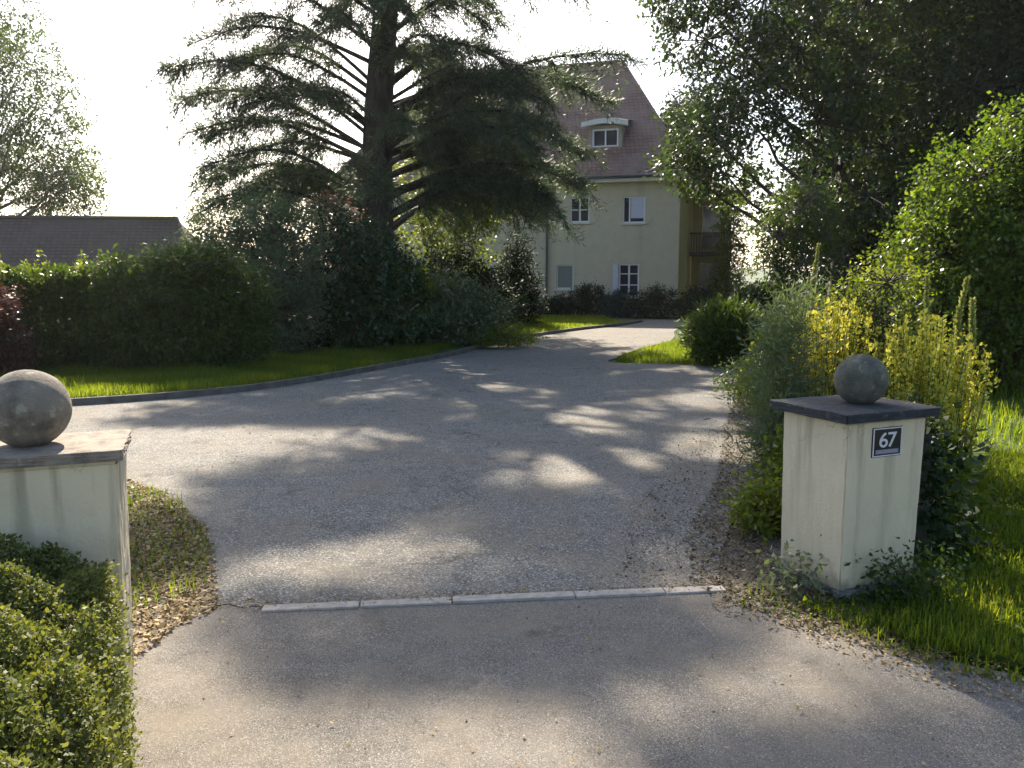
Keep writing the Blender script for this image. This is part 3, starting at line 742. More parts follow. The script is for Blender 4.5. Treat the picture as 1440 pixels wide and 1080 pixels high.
# ------------------------------------------------------------------ cedar
def cedar():
    rng = np.random.default_rng(21)
    root = empty('cedar_tree', (-3.58, 21, 0), 0, 'tall dark cedar with layered drooping boughs before the villa', 'tree')
    H = 20.5
    t = np.linspace(0, 1, 22); z = t*H
    T = np.stack([.055*z + .05*np.sin(z*.9), .04*np.sin(z*.7+1), z], 1)
    rad = np.interp(z, [0, .6, 2.5, 7, 13, 20.5], [.62, .50, .41, .33, .2, .03])
    tubes_np('trunk', [(T, rad)], M['bark'], root, 12)
    def tp(zz): return np.array([np.interp(zz, z, T[:, 0]), np.interp(zz, z, T[:, 1]), zz])
    Lf = lambda zz: np.interp(zz, [2, 4, 8, 11, 14, 17, 20.5], [4.6, 5.6, 5.4, 4.4, 3.5, 2.9, 1.3])
    spec = []   # z, azimuth, length, rise, droop, density
    # boughs one can follow in the photo
    spec += [(4.6, 180, 4.9, 2.1, .6, 1.5), (3.6, 172, 4.7, 1.3, .9, 1.3), (5.2, 196, 4.8, 2.0, .8, 1.4), (4.4, 163, 4.4, 1.0, 1.1, 1.0), (2.9, 186, 4.4, 1.3, 1.1, .8), (3.3, 150, 4.4, .9, 1.0, .8),
             (2.5, -8, 4.2, 2.2, 1.0, 1.0), (2.7, 25, 4.4, 1.8, 1.4, .8), (4.6, -4, 6.0, 2.8, .1, .6), (4.0, 12, 5.1, 1.3, 1.2, .8), (4.2, -25, 4.3, 1.5, 1.3, .9),
             (4.6, 8, 5.2, 1.2, 1.0, .8), (3.6, -6, 5.2, 1.2, 1.1, .7), (4.9, -18, 4.6, 1.0, 1.0, .8), (6.2, 174, 3.9, 2.4, .5, .6), (3.4, 40, 4.6, 1.6, 1.2, 1.2)]
    # low hanging boughs that carry the weeping mass on the right and the thin one on the left
    for q in range(11):
        spec.append((2.9+3.4*rng.random(), rng.uniform(-26, 48), 3.2+1.5*rng.random(), .8+.9*rng.random(), .8+.9*rng.random(), .42))
    for q in range(6):
        spec.append((2.6+2.6*rng.random(), rng.uniform(140, 205), 3.0+1.6*rng.random(), 1.0+1.0*rng.random(), .8+.9*rng.random(), .45))
    # thin boughs that cross in front of the trunk, and wispy ones high on both sides
    for q in range(9):
        spec.append((3.4+5.0*rng.random(), rng.uniform(215, 325), 2.2+1.4*rng.random(), .7+.8*rng.random(), .6+.6*rng.random(), .45))
    for q in range(12):
        spec.append((4.6+4.0*rng.random(), rng.uniform(-35, 40) if q % 2 else rng.uniform(145, 215), 3.0+1.6*rng.random(), 1.2+1.0*rng.random(), .5+.6*rng.random(), .6))
    k = 0
    zz = 3.0
    while zz < 20:
        az = k*137.5 + rng.normal(0, 14)
        L = Lf(zz)*(.75+.4*rng.random())*(.62 if zz > 12.0 and math.cos(R(az)) < -.3 else 1)  # high left boughs shortened to let sun reach the front hedge
        up = 2.2 if zz < 9 else 1.6
        dens = .75 if 5.5 < zz < 9.0 else 1.1 if zz < 12 else 1.05
        if zz < 7.5 and math.sin(R(az)) < -.5: L *= .4
        spec.append((zz, az, L, up*(.6+.6*rng.random())*L/5, (.5+.7*rng.random())*L/5, dens))
        zz += .34 if zz < 8 else .22 if zz < 12.5 else .25
        k += 1
    CP, CD, CS, CL, CW, CR = [], [], [], [], [], []
    twigs = []
    for (z0, az, L, rise, droop, dens) in spec:
        a0 = R(az)
        if 9.8 < z0 < 12.4 and math.cos(a0) > .1: L *= .36  # unseen right boughs cut short so sun reaches the yellow flowers
        h = np.array([math.cos(a0), math.sin(a0), 0]); sd = np.array([-h[1], h[0], 0])
        kk = 9; s = np.linspace(0, 1, kk)
        b = tp(z0)[None] + h[None]*(s*L)[:, None] + sd[None]*(np.sin(s*2.6+rng.random()*6)*.18*s*L/4)[:, None]
        b[:, 2] += rise*np.sin(np.minimum(s*1.15, 1.2)*np.pi/2)*.85 - droop*np.clip(s-.45, 0, 1)**1.5*1.8
        b += rng.normal(0, .025, b.shape)*s[:, None]
        r0 = np.interp(z0, [2, 8, 20], [.085, .062, .028])*(L/5)**.5
        tubes_np('limb', [(b, np.linspace(r0, .012, kk))], M['bark'], root, 6)
        nb = int((30 if z0 < 9 else 60)*L/4.5*dens*(.72 if math.cos(a0) < -.35 and z0 < 9 else 1))+3
        br = rng.random()
        m0 = int(70*L)
        f0 = .22+.78*rng.random(m0); P = np.stack([np.interp(f0, s, b[:, c]) for c in range(3)], 1)
        sgn = np.where(rng.random(m0) < .5, 1, -1)[:, None]
        dd = unit(h[None]*(.3+.7*rng.random((m0, 1))) + sd[None]*sgn*rng.random((m0, 1))*.9 + np.stack([np.zeros(m0), np.zeros(m0), rng.normal(.15, .35, m0)], 1))
        tl = .12+.30*rng.random(m0)
        for w in range(5):
            pp = P + dd*(tl*(w+rng.random(m0))/5)[:, None]; nd = unit(dd + rng.normal(0, .5, (m0, 3)))
            CP.append(pp); CD.append(nd); CS.append(unit(np.cross(nd, unit(np.array([0, 0, 1.]) + rng.normal(0, .7, (m0, 3))))))
            CL.append(.09+.10*rng.random(m0)); CW.append(.016+.014*rng.random(m0)); CR.append(np.clip(.3*br+.2+.5*rng.random(m0), 0, 1))
        for j in range(nb):
            u = .22+.78*rng.random()**.8
            p = np.array([np.interp(u, s, b[:, q]) for q in range(3)])
            sg = 1 if rng.random() < .5 else -1
            d = unit(h*(.45+.5*rng.random()) + sd*sg*(.5+.6*rng.random()) + np.array([0, 0, rng.normal(.04, .14)]))
            bl = (.5+1.0*rng.random())*(1.15-.55*u)*min(1, L/3.5)
            m = 5; ss = np.linspace(0, 1, m)
            q = p[None] + d[None]*(ss*bl)[:, None]; q[:, 2] -= (.75 if z0 < 9 else .4)*bl*ss**1.7*(.3+1.2*rng.random())
            twigs.append((q, np.linspace(.016, .004, m)))
            nt_ = int((31 if z0 < 9 else 32)*bl)+7
            v = rng.random(nt_)
            P = np.stack([np.interp(v, ss, q[:, c]) for c in range(3)], 1)
            # side sprays: short twiglets hanging off the branchlet, each several needle tufts
            sdv = unit(np.cross(d, [0, 0, 1.]))
            sg2 = np.where(rng.random(nt_) < .5, 1, -1)[:, None]
            dd = unit(d[None]*.6 + sdv[None]*sg2*(.3+.7*rng.random((nt_, 1))) + np.stack([np.zeros(nt_), np.zeros(nt_), -.15-1.5*rng.random(nt_)**2], 1) + rng.normal(0, .15, (nt_, 3)))
            tl = .10+.34*rng.random(nt_)**1.5
            for w in range(3):
                f = (w+rng.random(nt_))/3
                pp = P + dd*(tl*f)[:, None]
                nd = unit(dd + rng.normal(0, .45, (nt_, 3)))
                upv = unit(np.array([0, 0, 1.]) + rng.normal(0, .7, (nt_, 3)))
                CP.append(pp); CD.append(nd); CS.append(unit(np.cross(nd, upv)))
                CL.append(.10+.11*rng.random(nt_)); CW.append(.016+.014*rng.random(nt_))
                CR.append(np.clip(.3*br+.25*rng.random()+.45*rng.random(nt_), 0, 1))
    tubes_np('branchlet', twigs, M['bark'], root, 4)
    CP, CD, CS, CL, CW, CR = [np.concatenate(q) for q in (CP, CD, CS, CL, CW, CR)]
    # needles left out above the view, shaped to drop sun on flower bed and gateway
    drop = np.zeros(len(CP))
    for (gx, gy, gz, rx, ry) in ((3.2, 6.6, 1.2, 1.25, 1.9), (-.75, 4.5, 0, 1.0, .42), (.9, 2.95, 0, .42, .20), (-.7, 3.55, 0, .35, .16), (1.9, 2.3, 0, .3, .2), (.3, 6.4, 0, .5, .35), (2.1, 8.4, 0, .35, .5)):
        tt = (CP[:, 2]-gz)/math.tan(R(37))
        ex = (CP[:, 0]-3.58+math.sin(R(15))*tt-gx)/rx; ey = (CP[:, 1]+21-math.cos(R(15))*tt-gy)/ry
        drop = np.maximum(drop, np.clip(1.9-1.2*np.hypot(ex, ey), 0, .93))
    keep = (CP[:, 2] < 8.8) | (rng.random(len(CP)) > drop)
    V, F = cards(CP[keep], CD[keep], CS[keep], CL[keep], CW[keep], .04)
    mesh_np('crown', V, F, M['needle'], root, CR[keep])
    print('cedar cards', len(F))
cedar()

# ------------------------------------------------------------------ other trees
rg = np.random.default_rng(8)
# left: tree behind the barn
lob = auto_lobes(rg, 34, (0, 0, 9.5), (4.8, 4.2, 5.6), 1.35) + [(4.6, -1, 6.6, 1.1, 1.1, .8), (4.4, 0, 4.9, 1.2, 1.2, .9), (3.4, -1, 3.6, 1.3, 1.3, .8), (3.8, 0, 8.4, 1.2, 1.2, .9), (2, 0, 3.2, 1.4, 1.2, .8)]
tree('broadleaf_tree', 'airy pale green tree rising behind the dark barn roof', (-25.3, 40, 0), 14, .34, lob, M['leaf_mid'], M['bark_grey'], 3400, 16, .55, .16, .09, 31, jit=.12)
# right of the villa: open-crowned tree reaching across the eaves
lob = [(-3.9, -1.5, 5.1, .95, .9, .6), (-3.1, -1.2, 5.7, 1.0, .9, .6), (-4.3, -1.0, 4.3, .7, .7, .45), (-3.3, -.8, 4.2, .9, .8, .5), (-2.6, 0, 6.8, 1.1, 1, .7), (-3.6, .5, 7.8, 1.1, 1.1, .7), (-4.2, 0, 9.0, 1.1, 1.1, .8), (-2.4, -.6, 8.6, 1.3, 1.2, .9),
       (-1.4, -.5, 7.2, 1.2, 1.1, .8), (-1.2, -1.2, 5.4, 1.1, 1.0, .7), (-.3, -1, 6.3, 1.2, 1.2, .8), (0, -1, 8.4, 1.4, 1.3, 1.0), (.8, -.6, 4.9, 1.2, 1.1, .8), (1.4, 0, 8.8, 1.5, 1.4, 1.1),
       (.2, -1.2, 3.6, 1.0, 1.0, .6), (-.9, -.9, 3.2, .8, .8, .5)]
tree('broadleaf_tree', 'open crowned green tree reaching across the right corner of the villa roof', (8.7, 22, 0), 11, .28, lob, M['leaf_open'], M['bark'], 2500, 15, .45, .13, .08, 32, jit=.10)
# big dark tree in the upper right
lob = auto_lobes(rg, 52, (0, 0, 8.2), (4.6, 4, 6.4), 1.6)
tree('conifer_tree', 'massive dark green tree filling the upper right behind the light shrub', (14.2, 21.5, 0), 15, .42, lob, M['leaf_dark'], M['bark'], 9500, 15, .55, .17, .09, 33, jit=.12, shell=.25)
lob = auto_lobes(rg, 36, (0, 0, 8), (4, 4, 6.6), 1.7)
wood = [('dark woodland tree deep behind the open crowned tree', (15.2, 30, 0)), ('dark woodland tree at the right edge behind the massive tree', (19.5, 27, 0)), ('dark woodland tree farthest back between the two other woodland trees', (16.5, 34, 0))]
t0 = tree('broadleaf_tree', wood[0][0], wood[0][1], 14, .32, lob, M['leaf_dark'], M['bark'], 6500, 14, .6, .2, .12, 34, 'dark woodland trees on the right', jit=.14, shell=.3)
def copy_thing(src, loc, label, rz=0, sc=1):
    r = src.copy(); COL.objects.link(r); r.location = loc; r.rotation_euler = (0, 0, rz); r.scale = (sc, sc, sc); r['label'] = label
    for ch in src.children:
        c = ch.copy(); COL.objects.link(c); c.parent = r
    return r
copy_thing(t0, (12.0, 26.5, 0), 'smaller dark woodland tree close behind the open crowned tree', 1.2, .66); copy_thing(t0, wood[1][1], wood[1][0], 2.1, 1.05); copy_thing(t0, wood[2][1], wood[2][0], 4.0, 1.15)
# small tree behind the villa's right roof slope
lob = auto_lobes(rg, 16, (0, 0, 10.5), (3, 3, 3.2), 1.2)
tree('broadleaf_tree', 'distant dark tree top showing above the right roof slope', (10.2, 52, 0), 13, .3, lob, M['leaf_dark'], M['bark'], 1100, 14, .6, .22, .13, 35, jit=.15)
# slim light tree beside the sky gap
lob = [(0, 0, 2.9, .55, .5, .35), (-.35, 0, 2.4, .5, .45, .35), (.4, .1, 2.4, .5, .45, .35), (.1, -.1, 1.9, .55, .5, .35), (-.4, 0, 1.8, .4, .4, .3), (.25, .2, 3.1, .4, .4, .3)]
tree('young_tree', 'slim young tree with small pale leaves beside the bright sky gap', (5.35, 15.5, 0), 3.2, .05, lob, M['leaf_mid'], M['bark_grey'], 620, 13, .22, .065, .04, 36, jit=.05)
# light foliage beyond the cedar's lower boughs
lob = auto_lobes(rg, 16, (0, 0, 3.9), (2.1, 1.6, 1.8), .8)
tree('young_tree', 'sunlit yellow green small tree behind the cedar trunk', (-1.7, 26.5, .07), 5, .1, lob, M['leaf_light'], M['bark_grey'], 1100, 14, .35, .11, .06, 37, jit=.08)
# small tree at the annex
lob = [(0, 0, 1.0, .7, .7, .8), (.1, 0, 2.4, .6, .6, .8), (0, 0, 3.6, .5, .5, .7), (.2, 0, 4.5, .5, .5, .5)]
tree('young_tree', 'narrow green tree standing against the balcony side of the villa', (9.55, 36.6, 0), 4.4, .08, lob, M['leaf_light'], M['bark_grey'], 420, 14, .4, .13, .08, 38, jit=.08)

# ------------------------------------------------------------------ hedges and shrubs
def hedge(name, label, pts, w, h, leaf, n, L, seed, z=.05, cat='hedge', group=None, wob=.10, shoots=0):
    """clipped hedge along pts: leaves on its sides and top, thinning inwards, over a mesh of twigs"""
    rng = np.random.default_rng(seed)
    P = np.asarray(pts, float); seg = np.diff(P, axis=0); ln = np.linalg.norm(seg, axis=1); cum = np.concatenate([[0], np.cumsum(ln)])
    root = empty(name, (*P.mean(0), z), 0, label, cat, group); c0 = P.mean(0)
    u = rng.random(n)*cum[-1]
    x = np.interp(u, cum, P[:, 0])-c0[0]; y = np.interp(u, cum, P[:, 1])-c0[1]
    i = np.clip(np.searchsorted(cum, u)-1, 0, len(seg)-1); d = seg[i]/ln[i][:, None]; nn = np.stack([-d[:, 1], d[:, 0]], 1)
    th = rng.random(n)*2*np.pi
    # super-ellipse section, so it reads as clipped with soft shoulders
    cx = np.sign(np.cos(th))*np.abs(np.cos(th))**.35; cz = np.sign(np.sin(th))*np.abs(np.sin(th))**.6; low = rng.random(n) < .45; cz = np.where(low, -1+2*rng.random(n), cz); cx = np.where(low, np.sign(cx), cx)
    rr = .25+.75*rng.random(n)**.4
    lump = 1+wob*np.sin(u*2.1+seed)+wob*.8*np.sin(u*5.3+th*2)+wob*.7*np.sin(u*9.1-th*3)
    end = np.clip(np.minimum(u, cum[-1]-u)/(w*.5), 0, 1)**.4
    offx = cx*w*.5*rr*lump*(.55+.45*end)
    rr2 = np.where(cz < 0, 1, rr); zz = h*.5+cz*h*.5*rr2*(.92+.08*end)*(1+(lump-1)*.6)
    Pp = np.stack([x+nn[:, 0]*offx, y+nn[:, 1]*offx, zz], 1)
    out = np.stack([nn[:, 0]*cx, nn[:, 1]*cx, cz], 1)
    D = unit(out*.7+rng.normal(0, .6, (n, 3))+np.array([0, 0, .15])); S = unit(np.cross(D, unit(np.array([0, 0, 1.])+rng.normal(0, .6, (n, 3)))))
    q = .6+.7*rng.random(n); k = Pp[:, 2] > .02
    V, F = cards(Pp[k], D[k], S[k], (L*q)[k], (L*.55*q)[k], .08)
    mesh_np('foliage', V, F, leaf, root, np.clip(.25+.15*np.sin(u*3.3)+.6*rng.random(n)-.1, 0, 1)[k])
    # young shoots standing up from the top
    if shoots:
        m = int(cum[-1]*26); a = rng.random(m)*cum[-1]; bx = np.interp(a, cum, P[:, 0])-c0[0]+rng.normal(0, w*.22, m); by = np.interp(a, cum, P[:, 1])-c0[1]+rng.normal(0, w*.22, m)
        hh = shoots*(.3+rng.random(m)**2); tilt = rng.normal(0, .25, (m, 2)); q = rng.random((m, 16))
        SP = np.stack([bx[:, None]+tilt[:, :1]*hh[:, None]*q, by[:, None]+tilt[:, 1:]*hh[:, None]*q, h*.97+hh[:, None]*q], -1).reshape(-1, 3)
        D = unit(rng.normal(0, .7, (len(SP), 3))+np.array([0, 0, .5])); S = unit(np.cross(D, rvec(rng, len(SP)))); l = L*(.5+.6*rng.random(len(SP)))
        V, F = cards(SP, D, S, l, l*.5, .08); mesh_np('shoot', V, F, M['leaf_light'], root, rng.random(len(SP)))
    paths = []
    for j in range(int(cum[-1]*9)):
        a = rng.random()*cum[-1]; bx, by = np.interp(a, cum, P[:, 0])-c0[0], np.interp(a, cum, P[:, 1])-c0[1]
        paths.append((curve_pts((bx, by, 0), (bx+rng.normal(0, w*.18), by+rng.normal(0, w*.18), h*(.6+.35*rng.random())), .05, 4, .03, rng), (.02, .016, .01, .005)))
    tubes_np('branch', paths, M['twig'], root, 5)
    return root
hedge('hedge', 'clipped green hedge with sunlit top before the barn roof', [(-12.5, 13.0), (-10, 13.6), (-7.0, 14.4)], 1.5, 1.66, M['leaf_hedge'], 90000, .085, 41, shoots=.32, wob=.16)
shrub('shrub', 'rounded dark green shrub right of the sunlit clipped hedge', (-5.85, 14.1, .05), [(0, 0, .6, .95, .8, .65), (-.7, -.3, .6, .6, .6, .6), (.8, .3, .6, .7, .7, .65), (-.45, -.2, 1.25, .7, .65, .5), (.35, .1, 1.35, .8, .7, .5), (.95, .4, 1.2, .6, .6, .5), (-.75, -.3, 1.6, .3, .3, .25), (.1, 0, 1.75, .4, .4, .25), (.7, .2, 1.8, .35, .35, .22)], M['leaf_mid'], 3600, 13, .22, .08, .045, 42)
shrub('shrub', 'dark red brown leaved shrub at the left edge before the barn', (-7.95, 12.45, .05), [(0, 0, .6, .45, .4, .5), (-.1, 0, 1.1, .4, .4, .4), (.05, 0, .25, .4, .4, .25)], M['leaf_copper'], 420, 12, .2, .07, .05, 43)
shrub('shrub', 'grey green small leaved bush between hedge and dark rhododendron', (-4.9, 17.0, .05), [(0, 0, .8, .9, .8, .8), (.2, 0, 1.6, .85, .8, .7), (-.4, .2, 2.1, .7, .7, .6), (.4, .2, 2.4, .6, .6, .5), (-.1, 0, 2.8, .5, .5, .4), (-1.0, .2, 1.5, .7, .6, .7), (-1.2, .2, 2.2, .6, .6, .5)], M['leaf_grey'], 2600, 13, .25, .07, .045, 44)
hedge('hedge', 'dark low hedge behind the bushes at the cedar foot', [(-6.4, 17.6), (-3.8, 19.4), (-1.2, 20.6)], 1.3, 1.5, M['leaf_dark'], 40000, .10, 55)
shrub('rhododendron', 'large dark rhododendron with speckled glossy top below the cedar trunk', (-3.3, 17.9, .05), [(0, 0, .7, .9, .8, .75), (.8, .1, .8, .8, .8, .75), (-.4, 0, 1.6, .8, .7, .6), (.5, 0, 1.7, .8, .7, .55), (-.2, .1, 2.3, .65, .6, .5), (.35, .1, 2.35, .5, .5, .4), (-.6, 0, 2.75, .4, .4, .35)], M['leaf_gloss'], 1700, 12, .22, .10, .042, 45, flat=.9)
shrub('rhododendron', 'rounded rhododendron with glossy leaves at the corner of the lawn', (-1.25, 18.9, .05), [(0, 0, .6, .85, .8, .65), (-.6, 0, .8, .7, .7, .6), (.5, 0, .7, .65, .6, .55), (-.2, 0, 1.15, .7, .7, .4), (-.95, 0, 1.25, .5, .5, .4)], M['leaf_rhodo'], 1300, 12, .2, .09, .04, 46, flat=.9)
shrub('shrub', 'made up copper pink bush behind the large dark rhododendron left of the cedar trunk', (-4.25, 19.8, .07), [(0, 0, 1.0, .5, .5, .7), (0, 0, 2.0, .5, .5, .6), (.1, 0, 2.8, .5, .45, .4), (-.2, 0, 3.2, .3, .3, .25)], M['leaf_salmon'], 700, 12, .22, .08, .05, 57)  # added bush, its pink leaves stand in for a flare-tinted patch
shrub('shrub', 'light leaved shrub leaning between the two rhododendrons', (-2.35, 18.3, .05), [(0, 0, .9, .4, .4, .4), (.1, 0, 1.45, .45, .4, .35), (-.2, 0, 1.8, .3, .3, .25)], M['leaf_light'], 420, 12, .2, .075, .04, 56)
shrub('shrub', 'bright green low spreading plant at the foot of the rounded rhododendron', (-.2, 18.75, .05), [(0, 0, .2, .5, .4, .2), (.35, .3, .16, .4, .4, .16), (-.35, -.25, .16, .35, .3, .15)], M['leaf_light'], 330, 11, .15, .06, .035, 47)
shrub('yew', 'dark conical yew standing before the downpipe', (.15, 27.2, .07), [(0, 0, .5, .85, .8, .55), (0, 0, 1.2, .75, .7, .6), (0, 0, 1.9, .55, .5, .55), (.05, 0, 2.5, .3, .3, .45)], M['leaf_dark'], 1100, 14, .25, .09, .035, 48, up=.5, droop=0)
shrub('shrub', 'dense dark understorey bush beneath the right cedar boughs', (-1.6, 24.6, .07), [(0, 0, .7, 1.1, .9, .8), (-1, .2, .9, .9, .8, .9), (.9, .2, .8, .8, .8, .8), (-.2, .2, 1.6, 1.0, .8, .6)], M['leaf_dark'], 1300, 13, .3, .11, .06, 49)
# house-foot shrubs
for i, (xl, yl, w, h, mt, lb) in enumerate([(-4.9, -1.1, .65, .75, 'leaf_dark', 'leftmost dark shrub at the foot of the villa front'), (-3.6, -1.2, .85, 1.25, 'leaf_dark', 'tallest pointed dark shrub against the villa front'), (-2.2, -1.3, .7, 1.0, 'leaf_blue', 'bluish shrub under the lower white barred window'), (-.7, -1.3, .95, 1.15, 'leaf_dark', 'wide dark shrub at the right corner of the villa front'), (.9, -.6, .8, 1.2, 'leaf_dark', 'dark shrub beside the shade toned side wall')]):
    c, s = math.cos(HA), math.sin(HA)
    shrub('shrub', lb, (HX+xl*c-yl*s, HY+xl*s+yl*c, .0), [(0, 0, h*.35, w, w*.8, h*.4), (w*.3, 0, h*.65, w*.6, w*.6, h*.35), (-w*.4, 0, h*.55, w*.6, w*.6, h*.35), (0, 0, h*.85, w*.35, w*.35, h*.2)], M[mt], 420, 12, .2, .10, .05, 60+i, 'shrubs along the foot of the villa')
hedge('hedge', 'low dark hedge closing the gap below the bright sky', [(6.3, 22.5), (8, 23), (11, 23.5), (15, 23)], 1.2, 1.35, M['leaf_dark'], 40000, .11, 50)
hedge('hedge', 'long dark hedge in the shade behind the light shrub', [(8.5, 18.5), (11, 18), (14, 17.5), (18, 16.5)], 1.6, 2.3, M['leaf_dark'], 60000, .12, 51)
# large sunlit shrub, right
lob = [(-.9, 0, .8, .8, .8, .75), (0, 0, .9, 1.0, 1.0, .85), (1.1, 0, .9, 1.0, 1, .85), (-.9, -.1, 1.7, .75, .75, .6), (-.2, -.2, 2.0, .9, .9, .65), (.9, -.1, 2.0, 1.0, .9, .7), (-.5, 0, 2.65, .65, .7, .45), (.4, 0, 2.9, .8, .8, .5), (1.4, .1, 2.9, .9, .8, .55), (1.0, .2, 3.45, .7, .7, .4), (1.9, .2, 3.5, .7, .7, .45), (2.1, 0, 1.6, .9, .9, .9), (2.4, 0, 2.6, .9, .8, .7), (-.95, 0, 2.3, .35, .4, .3), (.1, .1, 3.3, .4, .4, .3)]
big = shrub('large_shrub', 'large rounded shrub with sunlit yellow green top on the right lawn', (7.3, 12.0, 0), lob, M['leaf_shrub'], 6500, 13, .24, .062, .040, 52, stem_r=.03, flat=.7, jit=.06); big.scale = (1.14, 1.14, 1.14)
# spiky bush by the drive
def spiky(name, label, loc, n, L, W, mat, seed, lean=.55, rad=.25, segs=4, cat='bush', stems=None, group=None):
    rng = np.random.default_rng(seed); root = empty(name, loc, 0, label, cat, group)
    a = rng.random(n)*2*np.pi; r = rad*np.sqrt(rng.random(n))
    P = np.stack([np.cos(a)*r, np.sin(a)*r, np.zeros(n)], 1)
    l = L*(.55+.55*rng.random(n)); w = W*(.7+.6*rng.random(n))
    V, F, s = blades_np(rng, P, l, w, lean, segs, a+rng.normal(0, .6, n))
    mesh_np('foliage', V, F, M[mat], root, np.repeat(rng.random(n), s)); return root
shrub('round_bush', 'compact rounded bush of long pointed leaves beside the drive', (3.95, 15.1, 0), [(0, 0, .42, .62, .6, .42), (-.2, -.1, .65, .48, .45, .3), (.25, 0, .62, .45, .45, .3), (0, .05, .85, .35, .35, .2)], M['leaf_mid'], 1500, 10, .16, .15, .028, 53, stem_r=.01, up=.45, droop=.1, shell=.6, bend=.15)
shrub('shrub', 'broad leaved light plant between the spiky bush and flower bed', (4.15, 12.6, 0), [(0, 0, .5, .28, .28, .3), (.2, 0, .9, .22, .22, .2), (-.1, 0, .25, .3, .3, .2)], M['leaf_light'], 160, 9, .14, .09, .06, 54)

# ------------------------------------------------------------------ flower bed
def spikes(name, label, loc, n, rx, ry, h, seed, group=None, flowers=True, tilt=.06, fl0=.40):
    rng = np.random.default_rng(seed); root = empty(name, loc, 0, label, 'flowers', group)
    stalks = []; FP = []; LP = []
    for i in range(n):
        a = rng.random()*6.283; r = math.sqrt(rng.random())
        b = np.array([math.cos(a)*rx*r, math.sin(a)*ry*r, 0]); hh = h*(.72+.3*rng.random())*(1-.18*r*r)
        tip = b*1.25 + np.array([rng.normal(0, tilt*h), rng.normal(0, tilt*h), hh])
        q = curve_pts(b, tip, 0, 5, .01, rng); stalks.append((q, np.linspace(.006, .002, 5)))
        f = fl0+(1-fl0)*rng.random(60); FP.append(b[None]*(1-f[:, None])+tip[None]*f[:, None])
        f = .05+.42*rng.random(12); LP.append(b[None]*(1-f[:, None])+tip[None]*f[:, None])
    tubes_np('stalk', stalks, M['stem'], root, 4)
    FP = np.concatenate(FP); m = len(FP)
    FP += rng.normal(0, .007, FP.shape)
    D = unit(rng.normal(0, .6, (m, 3))+np.array([0, 0, .75])); S = unit(np.cross(D, rvec(rng, m))); q = .5+.7*rng.random(m)
    V, F = cards(FP, D, S, .038*q, .025*q, .15); mesh_np('flower_spike', V, F, M['flower'], root, rng.random(m))
    LP = np.concatenate(LP); m = len(LP)
    D = unit(rng.normal(0, .7, (m, 3))+np.array([0, 0, .25])); S = unit(np.cross(D, unit(np.array([0, 0, 1.])+rng.normal(0, .5, (m, 3))))); q = .5+.8*rng.random(m)
    V, F = cards(LP, D, S, .085*q, .024*q, .08); mesh_np('foliage', V, F, M['leaf_light'], root, rng.random(m))
    return root
spikes('flower_clump', 'clump of tall yellow flower spikes left of the right stone ball', (2.50, 6.35, 0), 150, .25, .26, 1.52, 71, 'yellow flower clumps behind the right pillar')
spikes('flower_clump', 'clump of tall yellow flower spikes right of the right stone ball', (2.98, 5.9, 0), 175, .28, .28, 1.37, 72, 'yellow flower clumps behind the right pillar')
# four mullein-like spires
for i, (x, y, h, lb) in enumerate([(2.92, 8.1, 1.92, 'pale tall flower spire left of the other three, above the feathery plant'), (3.30, 6.6, 1.62, 'pale flower spire, leftmost of the three above the right yellow clump'), (3.50, 6.5, 1.60, 'pale flower spire, middle of the three above the right yellow clump'), (3.62, 6.3, 1.44, 'short pale flower spire nearest the lawn')]):
    rng = np.random.default_rng(80+i); root = empty('flower_spire', (x, y, 0), 0, lb, 'flower spire', 'pale flower spires')
    q = curve_pts((0, 0, 0), (rng.normal(0, .07), rng.normal(0, .05), h), 0, 6, .016, rng)
    tubes_np('stalk', [(q, np.linspace(.014, .006, 6))], M['stem'], root, 6)
    m = 700; f = .62+.38*rng.random(m); P = np.stack([np.interp(f, np.linspace(0, 1, 6), q[:, c]) for c in range(3)], 1)
    a = rng.random(m)*6.283; D = unit(np.stack([np.cos(a), np.sin(a), .5+rng.random(m)], 1)); S = unit(np.cross(D, rvec(rng, m)))
    V, F = cards(P, D, S, .05*(1.5-f)*(.5+rng.random(m)), .03*(1.5-f), .1); mesh_np('flower_head', V, F, M['mullein'], root, rng.random(m))
    m = 26; f = .02+.5*rng.random(m)**1.5; P = np.stack([np.interp(f, np.linspace(0, 1, 6), q[:, c]) for c in range(3)], 1)
    a = rng.random(m)*6.283; D = unit(np.stack([np.cos(a), np.sin(a), .3+.4*rng.random(m)], 1)); S = unit(np.cross(D, [0, 0, 1.]))
    V, F = cards(P, D, S, .22*(1.1-f), .07, .1); mesh_np('foliage', V, F, M['leaf_grey'], root, rng.random(m))
shrub('feathery_plant', 'grey green feathery plant at the drive edge behind the right pillar', (2.02, 6.05, 0), [(0, 0, .25, .15, .15, .25), (.02, 0, 0.60, .15, .15, .32), (-.03, .02, 1.00, .11, .11, .26), (.05, 0, 1.25, .07, .07, .16)], M['leaf_grey'], 620, 12, .20, .085, .011, 73, cat='plant', stem_r=.008, up=1.3, droop=0, shell=.2, flat=1.2, stem_mat=M['stem'])
shrub('feathery_plant', 'taller grey green feathery plant farther along the bed edge', (2.85, 8.0, 0), [(0, 0, .25, .15, .15, .25), (.02, 0, 0.57, .15, .15, .32), (-.03, .02, 0.95, .11, .11, .26), (.05, 0, 1.19, .07, .07, .16)], M['leaf_grey'], 620, 12, .20, .085, .011, 74, cat='plant', stem_r=.008, up=1.3, droop=0, shell=.2, flat=1.2, stem_mat=M['stem'])
